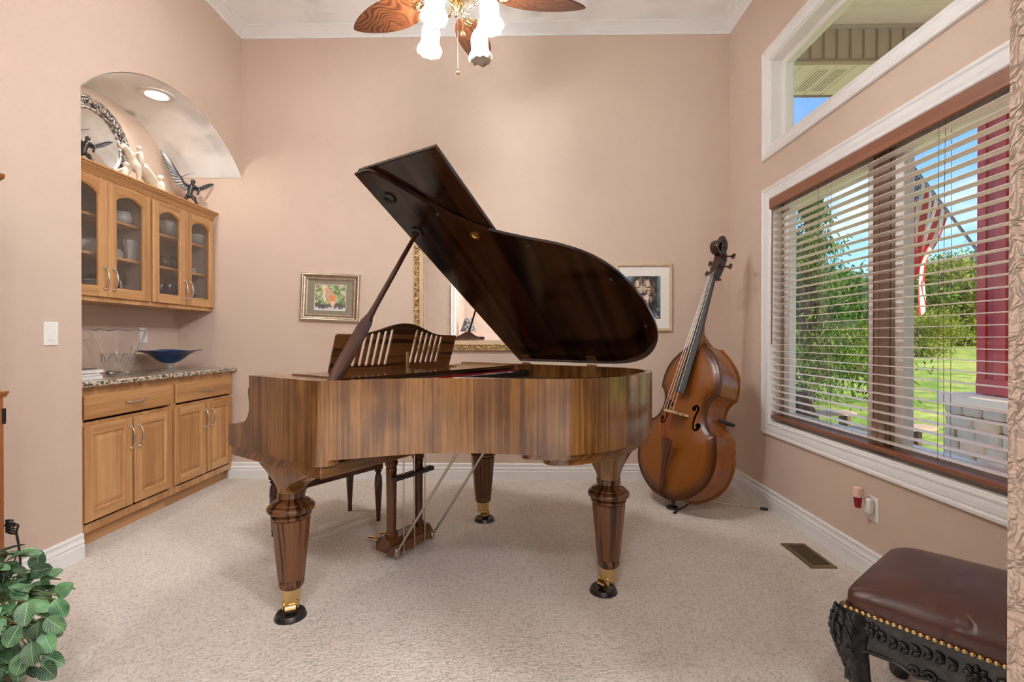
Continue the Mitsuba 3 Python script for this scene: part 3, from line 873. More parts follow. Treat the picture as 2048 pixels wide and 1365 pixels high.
def arch_door(cab, y0, y1, z0, z1, hy):
    x = UX + .001
    w = .060
    gy0, gy1, gz0, zs, za = y0 + w, y1 - w, z0 + .060, 2.045, 2.088
    c = (gy0 + gy1) / 2; hw = (gy1 - gy0) / 2
    rise = za - zs; R = (hw * hw + rise * rise) / (2 * rise)
    arc = [(c + hw * s, za - R + math.sqrt(R * R - (hw * s) ** 2)) for s in np.linspace(1, -1, 21)]
    hole = [(gy0, gz0), (gy1, gz0)] + arc
    st = Polygon([(y0, z0), (y1, z0), (y1, z1), (y0, z1)], [hole])
    left, right = sbox(y0, z0, gy0, z1), sbox(gy1, z0, y1, z1)
    d = part(cab, 'door', cat(cbox(x, x + .019, y0, gy0, z0, z1, .003), cbox(x, x + .019, gy1, y1, z0, z1, .003)), 'maple', grain=H3)
    part(d, 'rail', cbox(x, x + .0186, gy0 - .001, gy1 + .001, z0, gz0, .003), 'maple', grain=HY)
    part(d, 'arched_rail', ex_x(Polygon([(gy0 - .001, z1)] + [(gy0 - .001, zs)] + arc[::-1] + [(gy1 + .001, zs), (gy1 + .001, z1)]).buffer(0), x, x + .0186), 'maple', grain=HY)
    hp = Polygon(hole)
    part(d, 'bead', ex_x(hp.buffer(.001).difference(hp.buffer(-.006)), x + .003, x + .013), 'maple', grain=H3)
    part(d, 'pane', ex_x(hp.buffer(-.001), x + .007, x + .0072), 'clear_glass', label='clear glass with an arched top')
    part(d, 'handle', pull((x + .019, hy, 1.537), H3), 'nickel', smooth=40, label='curved satin nickel pull')


def wall_unit(label, y0, y1, doors, hys):
    cab = thing('wall_cabinet', label, 'cabinet', 'wall cabinets in the niche')
    part(cab, 'carcass', cat(box(UI0, UI1, y0, y0 + .018, 1.392, 2.15), box(UI0, UI1, y1 - .018, y1, 1.392, 2.15), box(UI0, UI1, y0, y1, 1.392, 1.410), box(UI0, UI1, y0, y1, 2.13, 2.15)), 'maple', grain=H3)
    part(cab, 'side_dim_sheet', cat(box(UI0 + .009, UI1, y0 + .0182, y0 + .0195, 1.411, 2.129), box(UI0 + .009, UI1, y1 - .0195, y1 - .0182, 1.411, 2.129)), 'cabinet_inside', label='grey-brown sheet on the sides for the dim interior')
    part(cab, 'back_panel', box(UI0, UI0 + .008, y0 + .018, y1 - .018, 1.41, 2.13), 'cabinet_inside', label='grey-brown back panel')
    fr = Polygon([(y0, 1.392), (y1, 1.392), (y1, 2.155), (y0, 2.155)], [[(y0 + .035, 1.44), (y1 - .035, 1.44), (y1 - .035, 2.115), (y0 + .035, 2.115)]])
    part(cab, 'face_frame', ex_x(fr, UX - .019, UX), 'maple', grain=H3)
    for z in (1.697, 1.933):
        part(cab, 'shelf', cbox(UI0 + .008, -2.615, y0 + .0205, y1 - .0205, z - .018, z, .002), 'maple', grain=HY)
    for (a, b), hy in zip(doors, hys): arch_door(cab, a, b, 1.421, 2.137, hy)
    return cab


wall_unit('maple wall cabinet with two arched glass doors nearest the archway edge', 2.585, 3.305, ((2.612, 2.949), (2.954, 3.295)), (2.921, 2.987))
wall_unit('maple wall cabinet with two arched glass doors in the corner under the angel statue', 3.307, 3.988, ((3.317, 3.645), (3.653, 3.984)), (3.621, 3.682))
CR = [(0, 0), (.006, .002), (.008, .010), (.012, .013), (.014, .018), (.020, .026), (.030, .036), (.038, .042), (.040, .048), (.050, .050), (.052, .056), (.050, .062), (0, .062)]
solo('crown_moulding', rail(CR, [(UX, YB - .003, 2.152), (UX, N0 + .003, 2.152)]), 'maple', 'moulded maple crown along the top of the wall cabinets', 'moulding', grain=HY)
solo('top_board', box(XN + .004, UX - .001, N0 + .003, YB - .003, 2.156, 2.186), 'maple', 'flat maple board on top of the wall cabinets that carries the statues', 'board', grain=HY)
TOPZ = 2.1865

# ---------------------------------------------------------------- glass and china in the wall cabinets
plastic('smoked_glass', (.035, .030, .030), .03)
plastic('cobalt_glass', (.010, .014, .045), .03)
metal('silver', (.74, .72, .70), .2)


def glassy(name, prof, x, y, z, label, cat_, mat='clear_glass', flute=0, grp=None):
    m = lathe(prof, 40, (0, 0, 0), closed=False)
    if flute:
        v = m.vertices; a = np.arctan2(v[:, 1], v[:, 0]); k = 1 + .06 * np.cos(flute * a); v[:, :2] *= k[:, None]; m.vertices = v
    m.apply_translation([x, y, z + .0008])
    return solo(name, m, 'cut_glass' if mat == 'clear_glass' else mat, label, cat_, grp, smooth=True)


BOWL = [(0, .004), (.03, 0), (.032, .006), (.06, .022), (.082, .055), (.088, .082), (.085, .083), (.078, .056), (.055, .026), (0, .012)]
DISH = [(0, .003), (.04, 0), (.05, .01), (.085, .045), (.10, .07), (.097, .071), (.082, .048), (.05, .016), (0, .01)]
TUMBLER = [(0, .004), (.028, 0), (.030, .01), (.034, .06), (.042, .135), (.040, .135), (.031, .06), (.026, .016), (0, .014)]
JAR = [(0, .003), (.035, 0), (.05, .02), (.056, .05), (.048, .078), (.044, .085), (.046, .09), (.042, .09), (.040, .084), (.045, .075), (.052, .05), (.046, .022), (0, .01)]
GOBLET = [(0, .004), (.032, .001), (.033, .004), (.008, .010), (.005, .02), (.005, .07), (.012, .078), (.033, .10), (.038, .135), (.034, .165), (.032, .165), (.035, .135), (.030, .104), (0, .084)]
BALL = [(0, .002), (.014, 0), (.03, .016), (.034, .034), (.028, .052), (.016, .062), (.018, .068), (.014, .068), (.012, .062), (0, .058)]
GX = -2.70
z1_, z2_, z3_ = 1.410, 1.697, 1.933
def dy(px, x=GX): return x / bearing(px)
glassy('glass_bowl', BOWL, GX, 2.80, z3_, 'cut glass bowl on the top shelf behind the door nearest the archway edge', 'bowl', flute=12)
glassy('crystal_vase', [(0, .004), (.032, 0), (.034, .01), (.034, .16), (.038, .17), (.035, .17), (.031, .158), (.030, .014), (0, .012)], GX, 2.745, z2_, 'tall straight crystal vase on the middle shelf at the archway edge', 'vase', flute=8)
glassy('glass_bowl', [(a * .75, b * .8) for a, b in BOWL], GX + .02, 2.865, z2_, 'small shiny glass bowl on the middle shelf beside the straight crystal vase', 'bowl', flute=10)
glassy('glass_dish', [(a * .52, b * .8) for a, b in DISH], GX + .04, 2.902, z1_, 'low glass dish on the bottom shelf in front of the large cut crystal plate', 'dish', flute=14)
pl_ = lathe([(0, 0), (.05, .002), (.09, .012), (.115, .026), (.117, .024), (.09, .008), (.05, -.003), (0, -.004)], 48, (0, 0, 0), closed=False)
v_ = pl_.vertices; a_ = np.arctan2(v_[:, 1], v_[:, 0]); v_[:, :2] *= (1 + .05 * np.cos(16 * a_))[:, None]; v_[:, 2] += .003 * np.cos(16 * a_) * (np.hypot(v_[:, 0], v_[:, 1]) > .04); pl_.vertices = v_
pl_.apply_transform(rot([0, 1, 0], 80)); pl_.apply_translation([GX - .05, 2.765, z1_ + .124])
plastic('cut_crystal', (.42, .43, .43), .04)
plastic('grey_crystal', (.16, .16, .165), .05)
solo('crystal_plate', pl_, 'cut_crystal', 'large cut crystal plate standing upright on the bottom shelf at the archway edge', 'plate', smooth=True)
glassy('glass_bowl', JAR, GX, dy(246), z3_, 'round glass pot on the top shelf behind the second glass door from the archway edge', 'pot')
glassy('glass_ball_vase', BALL, GX, dy(236), z2_, 'small round glass vase on the middle shelf left of the tumbler', 'vase')
glassy('tumbler', [(a * 1.05, b * 1.05) for a, b in TUMBLER], GX + .02, dy(262, GX + .02), z2_, 'tall clear glass tumbler on the middle shelf behind the second glass door', 'tumbler', flute=9)
pf = thing('photo_frame', 'silver photo frame standing on the bottom shelf behind the second glass door', 'photo frame')
PFM = frame([GX, dy(248), z1_ + .074], [-.35, .94, 0], [-.12, -.045, .99], [.93, .35, .13])
part(pf, 'frame', tf(ring_frame(.125, .145, [(0, 0), (0, .008), (.006, .013), (.020, .008), (.024, .004), (.024, 0)]), PFM), 'silver', grain=None)
diffuse('photo_grey', (.20, .19, .19))
part(pf, 'picture', tf(box(-.04, .04, -.05, .05, -.002, .003), PFM), 'photo_grey')
part(pf, 'stand', tf(box(-.02, .02, -.07, .03, -.03, -.026), PFM), 'dark_void')
glassy('punch_bowl', [(a * 1.28, b * 1.5) for a, b in BOWL], GX, dy(341), z3_, 'large fluted glass punch bowl on the top shelf behind the third glass door', 'bowl', flute=16)
glassy('smoked_vase', [(a * 1.3, b * 1.35) for a, b in BALL], GX, dy(328), z2_, 'smoked glass vase, left of the pair on the shelf behind the third glass door', 'vase', mat='smoked_glass')
glassy('smoked_vase', [(a * 1.65, b * 1.65) for a, b in BALL], GX, dy(350), z2_, 'larger smoked glass vase, right of the pair on the middle shelf', 'vase', mat='smoked_glass')
for i, px in enumerate((322, 339, 356)):
    glassy('goblet', GOBLET, GX + .07 * (i % 2) - .03, dy(px, GX + .07 * (i % 2) - .03), z1_, ('dark glass goblet on the bottom shelf, leftmost of three behind the third glass door', 'dark glass goblet on the bottom shelf, middle of three behind the third glass door', 'dark glass goblet on the bottom shelf, rightmost of three by the door handle')[i], 'goblet', mat='cobalt_glass', grp='dark goblets on the bottom shelf')
glassy('glass_bowl', [(a * .95, b * 1.1) for a, b in BOWL], GX, dy(394), z3_, 'cut glass bowl on the top shelf behind the corner glass door', 'bowl', flute=14)
glassy('glass_ball_vase', [(a * .75, b * .75) for a, b in BALL], GX, dy(388), z2_, 'tiny glass ball vase on the middle shelf behind the corner glass door', 'vase')
glassy('goblet', [(a * .9, b * .8) for a, b in GOBLET], GX, dy(402), z2_, 'clear stemmed glass on the middle shelf behind the corner glass door', 'goblet')
glassy('glass_bottle', [(0, .003), (.026, 0), (.028, .01), (.028, .10), (.014, .125), (.010, .13), (.010, .16), (.013, .165), (0, .166)], GX, dy(393), z1_, 'dark blue glass bottle on the bottom shelf behind the corner glass door', 'bottle', mat='cobalt_glass')

# ---------------------------------------------------------------- things on the counter
CZ = .9275


VX, VY = -2.63, 3.12
cv = thing('crystal_vase', 'large flared crystal vase with pointed rim on the granite counter', 'vase')
VP_ = [(.056, .028), (.062, .05), (.068, .08), (.079, .13), (.094, .19), (.110, .25), (.124, .30)]


def vase_pt(r, z, a):
    """The flared wall: it reaches out and up at the ribs."""
    k = abs(math.cos(2 * (a - VA))) ** 5
    k2 = abs(math.sin(2 * (a - VA))) ** 6
    w = min(max((z - .02) / .28, 0), 1)
    return [VX + r * (1 + .20 * w * k + .05 * w * k2) * math.cos(a), VY + r * (1 + .20 * w * k + .05 * w * k2) * math.sin(a), CZ + .001 + z + w ** 6 * (.012 * k + .012 * k2 - .014)]


VA = math.radians(-50)
va = np.linspace(0, 2 * np.pi, 96, endpoint=False)
vpz = bez([(r, z, 0) for r, z in VP_], 4)[:, :2]
part(cv, 'wall', grid(np.array([[vase_pt(r, z, a) for a in va] for r, z in vpz]), close_v=True), 'clear_glass', smooth=True)
part(cv, 'lower_wall', grid(np.array([[vase_pt(r * .93, z, a) for a in va] for r, z in vpz[:14]]), close_v=True), 'clear_glass', smooth=True)
part(cv, 'foot', lathe([(0, .001), (.060, .001), (.067, .005), (.067, .020), (.060, .030), (0, .034)], 40, (VX, VY, CZ), closed=False), 'solid_glass', smooth=35)
for i in range(8):
    a = VA + i * math.pi / 4
    part(cv, 'rib', tube([vase_pt(r * 1.012, z, a) for r, z in (vpz if i % 2 == 0 else vpz[:18])], np.linspace(.0035, .0055 if i % 2 == 0 else .003, len(vpz) if i % 2 == 0 else 18), 8), 'solid_glass' , smooth=True)
for i in range(8):
    a = VA + (i + .5) * math.pi / 4
    part(cv, 'petal_edge', tube([vase_pt(r * (1.03 + .25 * (q - .5) ** 2), z, a + d) for q, d, r, z in [(q, (q - .5) * .62, (.075 + .014 * (1 - abs(2 * q - 1))), .085 + .055 * (1 - (2 * q - 1) ** 2)) for q in np.linspace(0, 1, 13)]], .0016, 6), 'grey_crystal', smooth=True)
part(cv, 'rim', tube([vase_pt(.124, .30, a) for a in np.append(va, va[:1])], .0018, 6), 'grey_crystal', smooth=True)
plastic('blue_glass', (.002, .045, .175), .03)
bo = thing('compote_bowl', 'wide cobalt blue glass bowl on a clear foot on the granite counter', 'bowl')
bm_ = lathe([(0, .052), (.03, .054), (.06, .066), (.095, .092), (.13, .122), (.17, .139), (.205, .146), (.206, .149), (.17, .143), (.128, .127), (.092, .097), (.058, .072), (.03, .060), (0, .058)], 64, (0, 0, 0), closed=False)
v_ = bm_.vertices; a_ = np.arctan2(v_[:, 1], v_[:, 0]); r_ = np.hypot(v_[:, 0], v_[:, 1]); v_[:, 2] += .006 * np.sin(3 * a_ + 1) * np.clip((r_ - .1) / .1, 0, 1) ** 2; bm_.vertices = v_
BX, BY = -2.62, 3.565
bm_.apply_translation([BX, BY, CZ + .001])
part(bo, 'bowl', bm_, 'blue_glass', smooth=True)
part(bo, 'foot', lathe([(0, .001), (.05, .001), (.052, .004), (.030, .010), (.016, .016), (.022, .026), (.026, .036), (.022, .046), (.026, .0515), (0, .0515)], 40, (BX, BY, CZ), closed=False), 'cut_glass', smooth=35, label='clear glass ball stem and foot')
bh = [(.018, -.002), (.016, .0), (.020, .004), (.014, -.001)]
zz = CZ + .0005
for i, (t_, w_, x0, lab) in enumerate(((.024, .17, -2.475, 'white book lying at the bottom of the small stack on the granite counter'), (.015, .165, -2.478, 'white book in the middle of the small stack on the granite counter'), (.017, .175, -2.47, 'white book just under the black one in the stack on the counter'), (.006, .16, -2.50, 'thin black book on top of the stack on the granite counter'))):
    b = thing('book', lab, 'book', 'books stacked on the granite counter')
    y1 = 2.822 + (.006, -.006, .008, -.01)[i]
    cm = 'black_plastic' if i == 3 else 'white_trim'
    part(b, 'cover', cat(box(x0 - .19, x0, y1 - w_, y1, zz, zz + .0016), box(x0 - .19, x0, y1 - w_, y1, zz + t_ - .0016, zz + t_), box(x0 - .192, x0 - .19, y1 - w_, y1, zz, zz + t_)), cm)
    part(b, 'pages', box(x0 - .19, x0 - .004, y1 - w_ + .004, y1 - .004, zz + .0016, zz + t_ - .0016), 'white_matte')
    zz += t_ + .0004


def plate_switch(M, dark=False):
    return tf(loft([[(-.037, -.059, 0), (.037, -.059, 0), (.037, .059, 0), (-.037, .059, 0)], [(-.037, -.059, .003), (.037, -.059, .003), (.037, .059, .003), (-.037, .059, .003)], [(-.034, -.056, .006), (.034, -.056, .006), (.034, .056, .006), (-.034, .056, .006)]]), M)


def wallM(x, y, z, s): return frame([x, y, z], [0, s, 0], [0, 0, 1], [s, 0, 0])


sw = thing('light_switch', 'white rocker light switch on the wall beside the archway', 'light switch')
M_ = wallM(XL + .0005, 2.351, 1.190, 1)
part(sw, 'plate', plate_switch(M_), 'white_gloss')
part(sw, 'rocker', tf(cat(cbox(-.017, .017, -.034, .034, .004, .0075, .001), loft([[(-.014, -.031, .007), (.014, -.031, .007), (.014, .031, .007), (-.014, .031, .007)], [(-.014, -.031, .0105), (.014, -.031, .0105), (.014, .031, .0075), (-.014, .031, .0075)]])), M_), 'white_gloss')
part(sw, 'screw', tf(cat(lathe([(.003, .006), (.002, .0072), (0, .0073)], 10, (0, .047, 0), closed=False), lathe([(.003, .006), (.002, .0072), (0, .0073)], 10, (0, -.047, 0), closed=False)), M_), 'white_trim')


def outlet(name, label, M_):
    o = thing(name, label, 'outlet')
    part(o, 'plate', plate_switch(M_), 'white_gloss')
    for s in (-1, 1):
        r_ = part(o, 'receptacle', tf(lathe([(.0165, .005), (.0165, .0078), (0, .0078)], 24, (0, s * .0195, 0), closed=False), M_), 'white_trim', smooth=40)
        part(r_, 'slot', tf(cat(box(-.0075, -.0055, s * .0195 + .000, s * .0195 + .008, .0074, .0082), box(.0055, .0075, s * .0195 + .001, s * .0195 + .007, .0074, .0082), lathe([(.0022, .0082), (0, .0082)], 10, (0, s * .0195 - .007, 0), closed=False)), M_), 'dark_void')
    return o


outlet('wall_outlet', 'white outlet on the niche wall above the granite counter', wallM(XN + .0005, 3.622, 1.192, 1))
outlet('wall_outlet', 'white outlet on the window wall behind the air freshener', wallM(XR - .0005, 2.372, .340, -1))
af = thing('air_freshener', 'plug-in air freshener with dark red oil in the wall outlet', 'air freshener')
fx, fy, fz = XR - .040, 2.395, .395
part(af, 'plug', cat(cbox(XR - .040, XR - .0085, 2.372 - .021, 2.372 + .021, .315, .392, .008)), 'white_gloss', smooth=40)
plastic('peach_plastic', (.78, .52, .42), .12)
part(af, 'cap', lathe([(.020, .390), (.0235, .392), (.0245, .425), (.022, .436), (.015, .441), (0, .442)], 28, (XR - .060, fy, 0)), 'peach_plastic', smooth=40, label='pale peach cap')
plastic('red_oil', (.28, .006, .028), .03)
part(af, 'bottle', lathe([(0, .338), (.012, .338), (.014, .343), (.018, .386), (.018, .390)], 28, (XR - .060, fy, 0)), 'red_oil', smooth=40, label='small bottle of dark red oil')
# recessed lamp of the niche
rl = thing('recessed_lamp', 'round recessed lamp lit in the white arch above the cabinets', 'lamp')
LX, LY, LZ = -2.49, 3.275, 2.842
part(rl, 'trim_ring', lathe([(.066, LZ + .02), (.070, LZ - .012), (.100, LZ - .014), (.106, LZ - .010), (.106, LZ + .03)], 48, (LX, LY, 0), closed=False), 'white_gloss', smooth=40)
part(rl, 'bulb', lathe([(0, LZ - .010), (.040, LZ - .008), (.062, LZ - .001), (.066, LZ + .004)], 40, (LX, LY, 0), closed=False), 'white_matte', smooth=True, emit=[LAMP_CAN * c for c in (1, .95, .86)])
# ------------------------------------------------------------------ things on top of the wall cabinets
metal('pewter', (.085, .085, .09), .25)
metal('old_silver', proc(lambda p, n, uv: mix((.16, .15, .15), (.66, .63, .60), smoothstep(.35, .65, fbm(p.x * 60, p.y * 60, p.z * 60, 2)))), .3)
plastic('cream_marble', (.72, .64, .52), .25)


def wing(root, tip, n, side, k=9, w=.03):
    """Feathers that fan out from a leading edge between root and tip, each a thin pointed blade."""
    out = []
    root, tip = np.array(root, float), np.array(tip, float)
    edge = bez([root, (root + tip) / 2 + np.array(side) * .012, tip], 10)
    out.append(tube(edge, np.linspace(.006, .003, len(edge)), 8))
    for i in range(k):
        t = (i + .5) / k
        b = root + (tip - root) * t
        ln = (.045 + .07 * t) * np.linalg.norm(tip - root) / .2
        dr_ = np.array(side) * (.7 - .55 * t) + (tip - root) / np.linalg.norm(tip - root) * (.15 + .75 * t)
        dr_ /= np.linalg.norm(dr_)
        nn = np.array([.15, 1, 0.]) - dr_ * (dr_ @ np.array([.15, 1, 0.])); nn /= np.linalg.norm(nn)
        wv = np.cross(nn, dr_)
        S_ = []
        for s, ww in ((0, .005), (.3, .0105), (.75, .010), (1, .002)):
            c = b + dr_ * ln * s
            S_.append([c + wv * ww * math.cos(q) + nn * .0018 * math.sin(q) for q in np.linspace(0, 2 * np.pi, 6, endpoint=False)])
        out.append(loft(S_))
    return cat(*out)


def angel(x, y, label, flip=1, sc=1.0):
    a = thing('angel_statue', label, 'statue', 'angel statues on top of the cabinets')
    M = frame([x, y, TOPZ + .001], [.72 * sc, .62 * sc, 0], [-.62 * sc, .72 * sc, 0], [0, 0, .86 * sc]) if flip > 0 else frame([x, y, TOPZ + .001], [-.72 * sc, -.62 * sc, 0], [.62 * sc, -.72 * sc, 0], [0, 0, .86 * sc])
    P_ = lambda *q: np.array(q, float)
    body = blob([
        [(P_(-.005, 0, .14), .016), (P_(.0, 0, .185), .021), (P_(.012, 0, .235), .026), (P_(.018, 0, .262), .012), (P_(.022, .0, .285), .019)],
        [(P_(-.018, .01, .145), .014), (P_(-.045, .016, .09), .012), (P_(-.028, .014, .05), .008), (P_(-.045, .026, .046), .006)],
        [(P_(.012, -.008, .145), .015), (P_(.038, -.016, .10), .012), (P_(.052, -.012, .055), .008), (P_(.068, -.004, .048), .006)],
        [(P_(.036, -.004, .243), .011), (P_(.066, -.006, .222), .008), (P_(.058, -.004, .185), .007), (P_(.055, 0, .175), .008)],
        [(P_(-.012, .004, .243), .011), (P_(-.042, .008, .262), .008), (P_(-.058, .006, .302), .007), (P_(-.060, .006, .312), .008)],
        [(P_(-.02, 0, .15), .012), (P_(.03, .0, .135), .014), (P_(.046, .012, .10), .008)]], .007, 4)
    part(a, 'figure', tf(body, M), 'pewter', smooth=True)
    rock = blob([[(P_(-.05, 0, .016), .017), (P_(.06, .0, .016), .018)], [(P_(-.02, .02, .03), .02), (P_(.04, -.02, .036), .018)], [(P_(-.04, .01, .03), .016), (P_(-.055, 0, .062), .011), (P_(-.08, .0, .075), .008)], [(P_(.05, 0, .03), .014), (P_(.085, .01, .05), .007)]], .008, 3)
    rock.vertices += .004 * (meshkit.noise(rock.vertices * 120)[:, None] - .5)
    rock.vertices[:, 2] = np.maximum(rock.vertices[:, 2], .0005)
    part(a, 'base', tf(rock, M), 'pewter', smooth=30)
    part(a, 'wing', tf(wing((-.005, .016, .225), (-.125, .03, .435), 0, (-.35, .05, -.75), 13), M), 'pewter', smooth=30)
    part(a, 'wing', tf(wing((.03, .016, .225), (.125, .03, .285), 0, (.25, .1, -.9), 10), M), 'pewter', smooth=30)
    part(a, 'sword', tf(tube([(-.060, .006, .312), (-.02, .006, .345), (.035, .006, .372)], [.003, .0028, .001], 6), M), 'pewter')
    return a


angel(-2.655, 3.845, 'dark pewter winged angel statue on the cabinet top in the corner')
angel(-2.64, 2.885, 'dark pewter angel statue by the archway edge in front of the round mirror', sc=.80)

# round mirror in an ornate frame, leaning on the niche wall
rm = thing('round_mirror', 'round mirror with an ornate silvered frame leaning on top of the cabinets', 'mirror')
RM = frame([XN + .035, 3.163, TOPZ + .2915], [0, 1, 0], [-.06, 0, .998], [.998, 0, .06])
part(rm, 'glass', tf(lathe([(0, .004), (.205, .004), (.205, .0), (0, 0)], 64, closed=False), RM), 'mirror_glass')
fr_ = [(.198, .0), (.198, .010), (.204, .016), (.212, .017), (.218, .012), (.228, .010), (.250, .012), (.262, .014), (.268, .020), (.278, .021), (.286, .014), (.290, .0)]
part(rm, 'frame', tf(lathe(fr_, 72, closed=False), RM), 'old_silver', smooth=30)
for i in range(26):
    q = 2 * math.pi * i / 26
    c = np.array([.240 * math.cos(q), .240 * math.sin(q), .014])
    d = np.array([-math.sin(q), math.cos(q), 0]); o_ = np.array([math.cos(q), math.sin(q), 0])
    pts = [c - d * .024 - o_ * .012, c - d * .008 + o_ * .014 + [0, 0, .008], c + d * .010 + o_ * .010 + [0, 0, .010], c + d * .012 - o_ * .004 + [0, 0, .009], c + d * .002 - o_ * .002 + [0, 0, .008], c + d * .026 - o_ * .014]
    part(rm, 'leaf_scroll', tf(tube(bez(pts, 5), .0062, 7), RM), 'old_silver', smooth=True)

# white figure group
fg = thing('figurine_group', 'cream figurine of a leaning beast with small figures on the cabinet top', 'figurine')
FM = frame([-2.645, 3.350, TOPZ + .001], [0, 1, 0], [-1, 0, 0], [0, 0, 1])
V = lambda *q: np.array(q, float)
beast = blob([
    [(V(-.085, 0, .17), .040), (V(-.02, 0, .165), .050), (V(.055, 0, .125), .044), (V(.10, 0, .085), .040)],
    [(V(-.085, 0, .185), .034), (V(-.135, .0, .245), .024), (V(-.165, .0, .262), .020), (V(-.185, .0, .245), .013)],
    [(V(-.09, .02, .16), .024), (V(-.115, .024, .09), .014), (V(-.105, .024, .035), .011), (V(-.12, .024, .022), .012)],
    [(V(-.08, -.025, .16), .024), (V(-.075, -.03, .09), .014), (V(-.085, -.03, .030), .011), (V(-.10, -.03, .022), .012)],
    [(V(.09, .02, .09), .028), (V(.075, .032, .04), .016), (V(.05, .034, .022), .012)],
    [(V(.10, -.02, .085), .030), (V(.12, -.035, .04), .017), (V(.09, -.04, .022), .013)]], .011, 5)
beast.vertices += .003 * (meshkit.fbm(beast.vertices * 70, 3)[:, None] - .5)
part(fg, 'beast', tf(beast, FM), 'cream_marble', smooth=True)


def putto(o, s=1.0, lean=0):
    o = np.array(o, float)
    q = lambda x, y, z: o + s * V(x + lean * z, y, z)
    return blob([[(q(0, 0, .015), .024 * s), (q(0, 0, .05), .026 * s), (q(0, 0, .085), .022 * s), (q(0, 0, .105), .010 * s), (q(0, 0, .125), .020 * s)],
                 [(q(-.02, 0, .085), .010 * s), (q(-.045, .015, .06), .008 * s), (q(-.05, .03, .075), .007 * s)], [(q(.02, 0, .085), .010 * s), (q(.042, .02, .062), .008 * s), (q(.03, .035, .05), .007 * s)],
                 [(q(-.012, 0, .02), .015 * s), (q(-.02, .03, .012), .012 * s)], [(q(.012, 0, .02), .015 * s), (q(.02, .03, .012), .012 * s)]], .009, 4)


for o, s, l in (((-.205, -.02, .012), 1.0, .25), ((-.06, -.035, .175), .85, -.2), ((-.13, .03, .02), .8, 0), ((.165, -.01, .012), 1.15, -.1), ((.205, .02, .012), .7, 0)):
    part(fg, 'small_figure', tf(putto(o, s, l), FM), 'cream_marble', smooth=True)
part(fg, 'base', tf(loft([[(1.0 * .23 * k * math.cos(a), .062 * k * math.sin(a), z) for a in np.linspace(0, 2 * np.pi, 40, endpoint=False)] for k, z in ((1, 0), (1.03, .006), (.98, .013), (.95, .014))]), FM), 'cream_marble', smooth=40)
# ------------------------------------------------------------------ the double bass; s to its left-to-right as seen, t from the tail to the scroll, n out of the front
BO = np.array([.975, 3.291, .087]); BSC = .983
_az, _el, _ro = -1.031, .28, -.042
bn_ = np.array([math.sin(_az) * math.cos(_el), -math.cos(_az) * math.cos(_el), math.sin(_el)])
_s = np.cross([0, 0, 1], bn_); _s /= np.linalg.norm(_s); _t = np.cross(bn_, _s)
bs_, bt_ = _s * math.cos(_ro) + _t * math.sin(_ro), _t * math.cos(_ro) - _s * math.sin(_ro)
BAM = frame(BO, bs_ * BSC, bt_ * BSC, bn_ * BSC)


def f_spruce(p, n, uv):
    # sunburst varnish: uv.x 0 at the edge of the plate .. 1 in its middle, grain along uv.y
    e = uv.x
    g = noise(uv.y * 900, 1.0, 2.0)
    m = mix((.045, .011, .004), (.205, .064, .0105), smoothstep(.0, .42, e + .10 * (noise(p.x * 14, p.y * 14, p.z * 5) - .5)))
    return m * (.88 + .2 * g)


plastic('bass_front', proc(f_spruce), .10, 1.5)
def f_flame(p, n, uv):
    a = fbm(uv.y * 60 + 2 * noise(uv.x * 9, uv.y * 9, 1), uv.x * 6, 1.0, 2)
    return mix((.170, .048, .010), (.34, .110, .020), a * .6 + .4 * noise(uv.x * 30, uv.y * 20, 3))
plastic('bass_rib', proc(f_flame), .07, 1.5)
plastic('bass_edge', (.30, .16, .06), .15)
plastic('bass_dark', (.030, .012, .008), .08)
plastic('bridge_maple', (.55, .38, .20), .3)

half = [(0.0, 0.0), (.045, .003), (.12, .018), (.20, .062), (.27, .125), (.315, .20), (.335, .285), (.330, .37), (.312, .44), (.296, .485), (.292, .505), (.280, .508), (.250, .520), (.215, .555), (.196, .60), (.190, .645), (.196, .69), (.213, .725), (.236, .750), (.248, .757), (.250, .775), (.252, .82), (.246, .87), (.225, .935), (.185, .995), (.135, 1.045), (.090, 1.080), (.060, 1.10), (.048, 1.115)]
hs = np.array(half)
segs = [bez(hs[:11], 6), bez(hs[10:12], 2)[1:], bez(hs[11:20], 6)[1:], bez(hs[19:], 6)[1:]]
hc = np.vstack(segs)
BODY = Polygon(list(map(tuple, hc)) + [(-a, b) for a, b in hc[::-1] if a > 1e-6]).buffer(0)
RIBP = BODY.buffer(-.009)
ba = thing('double_bass', 'double bass in sunburst varnish leaning upright in the corner by the window', 'double bass')
BP = lambda name, m, mat, parent=ba, **kw: part(parent, name, tf(m, BAM), mat, **kw)


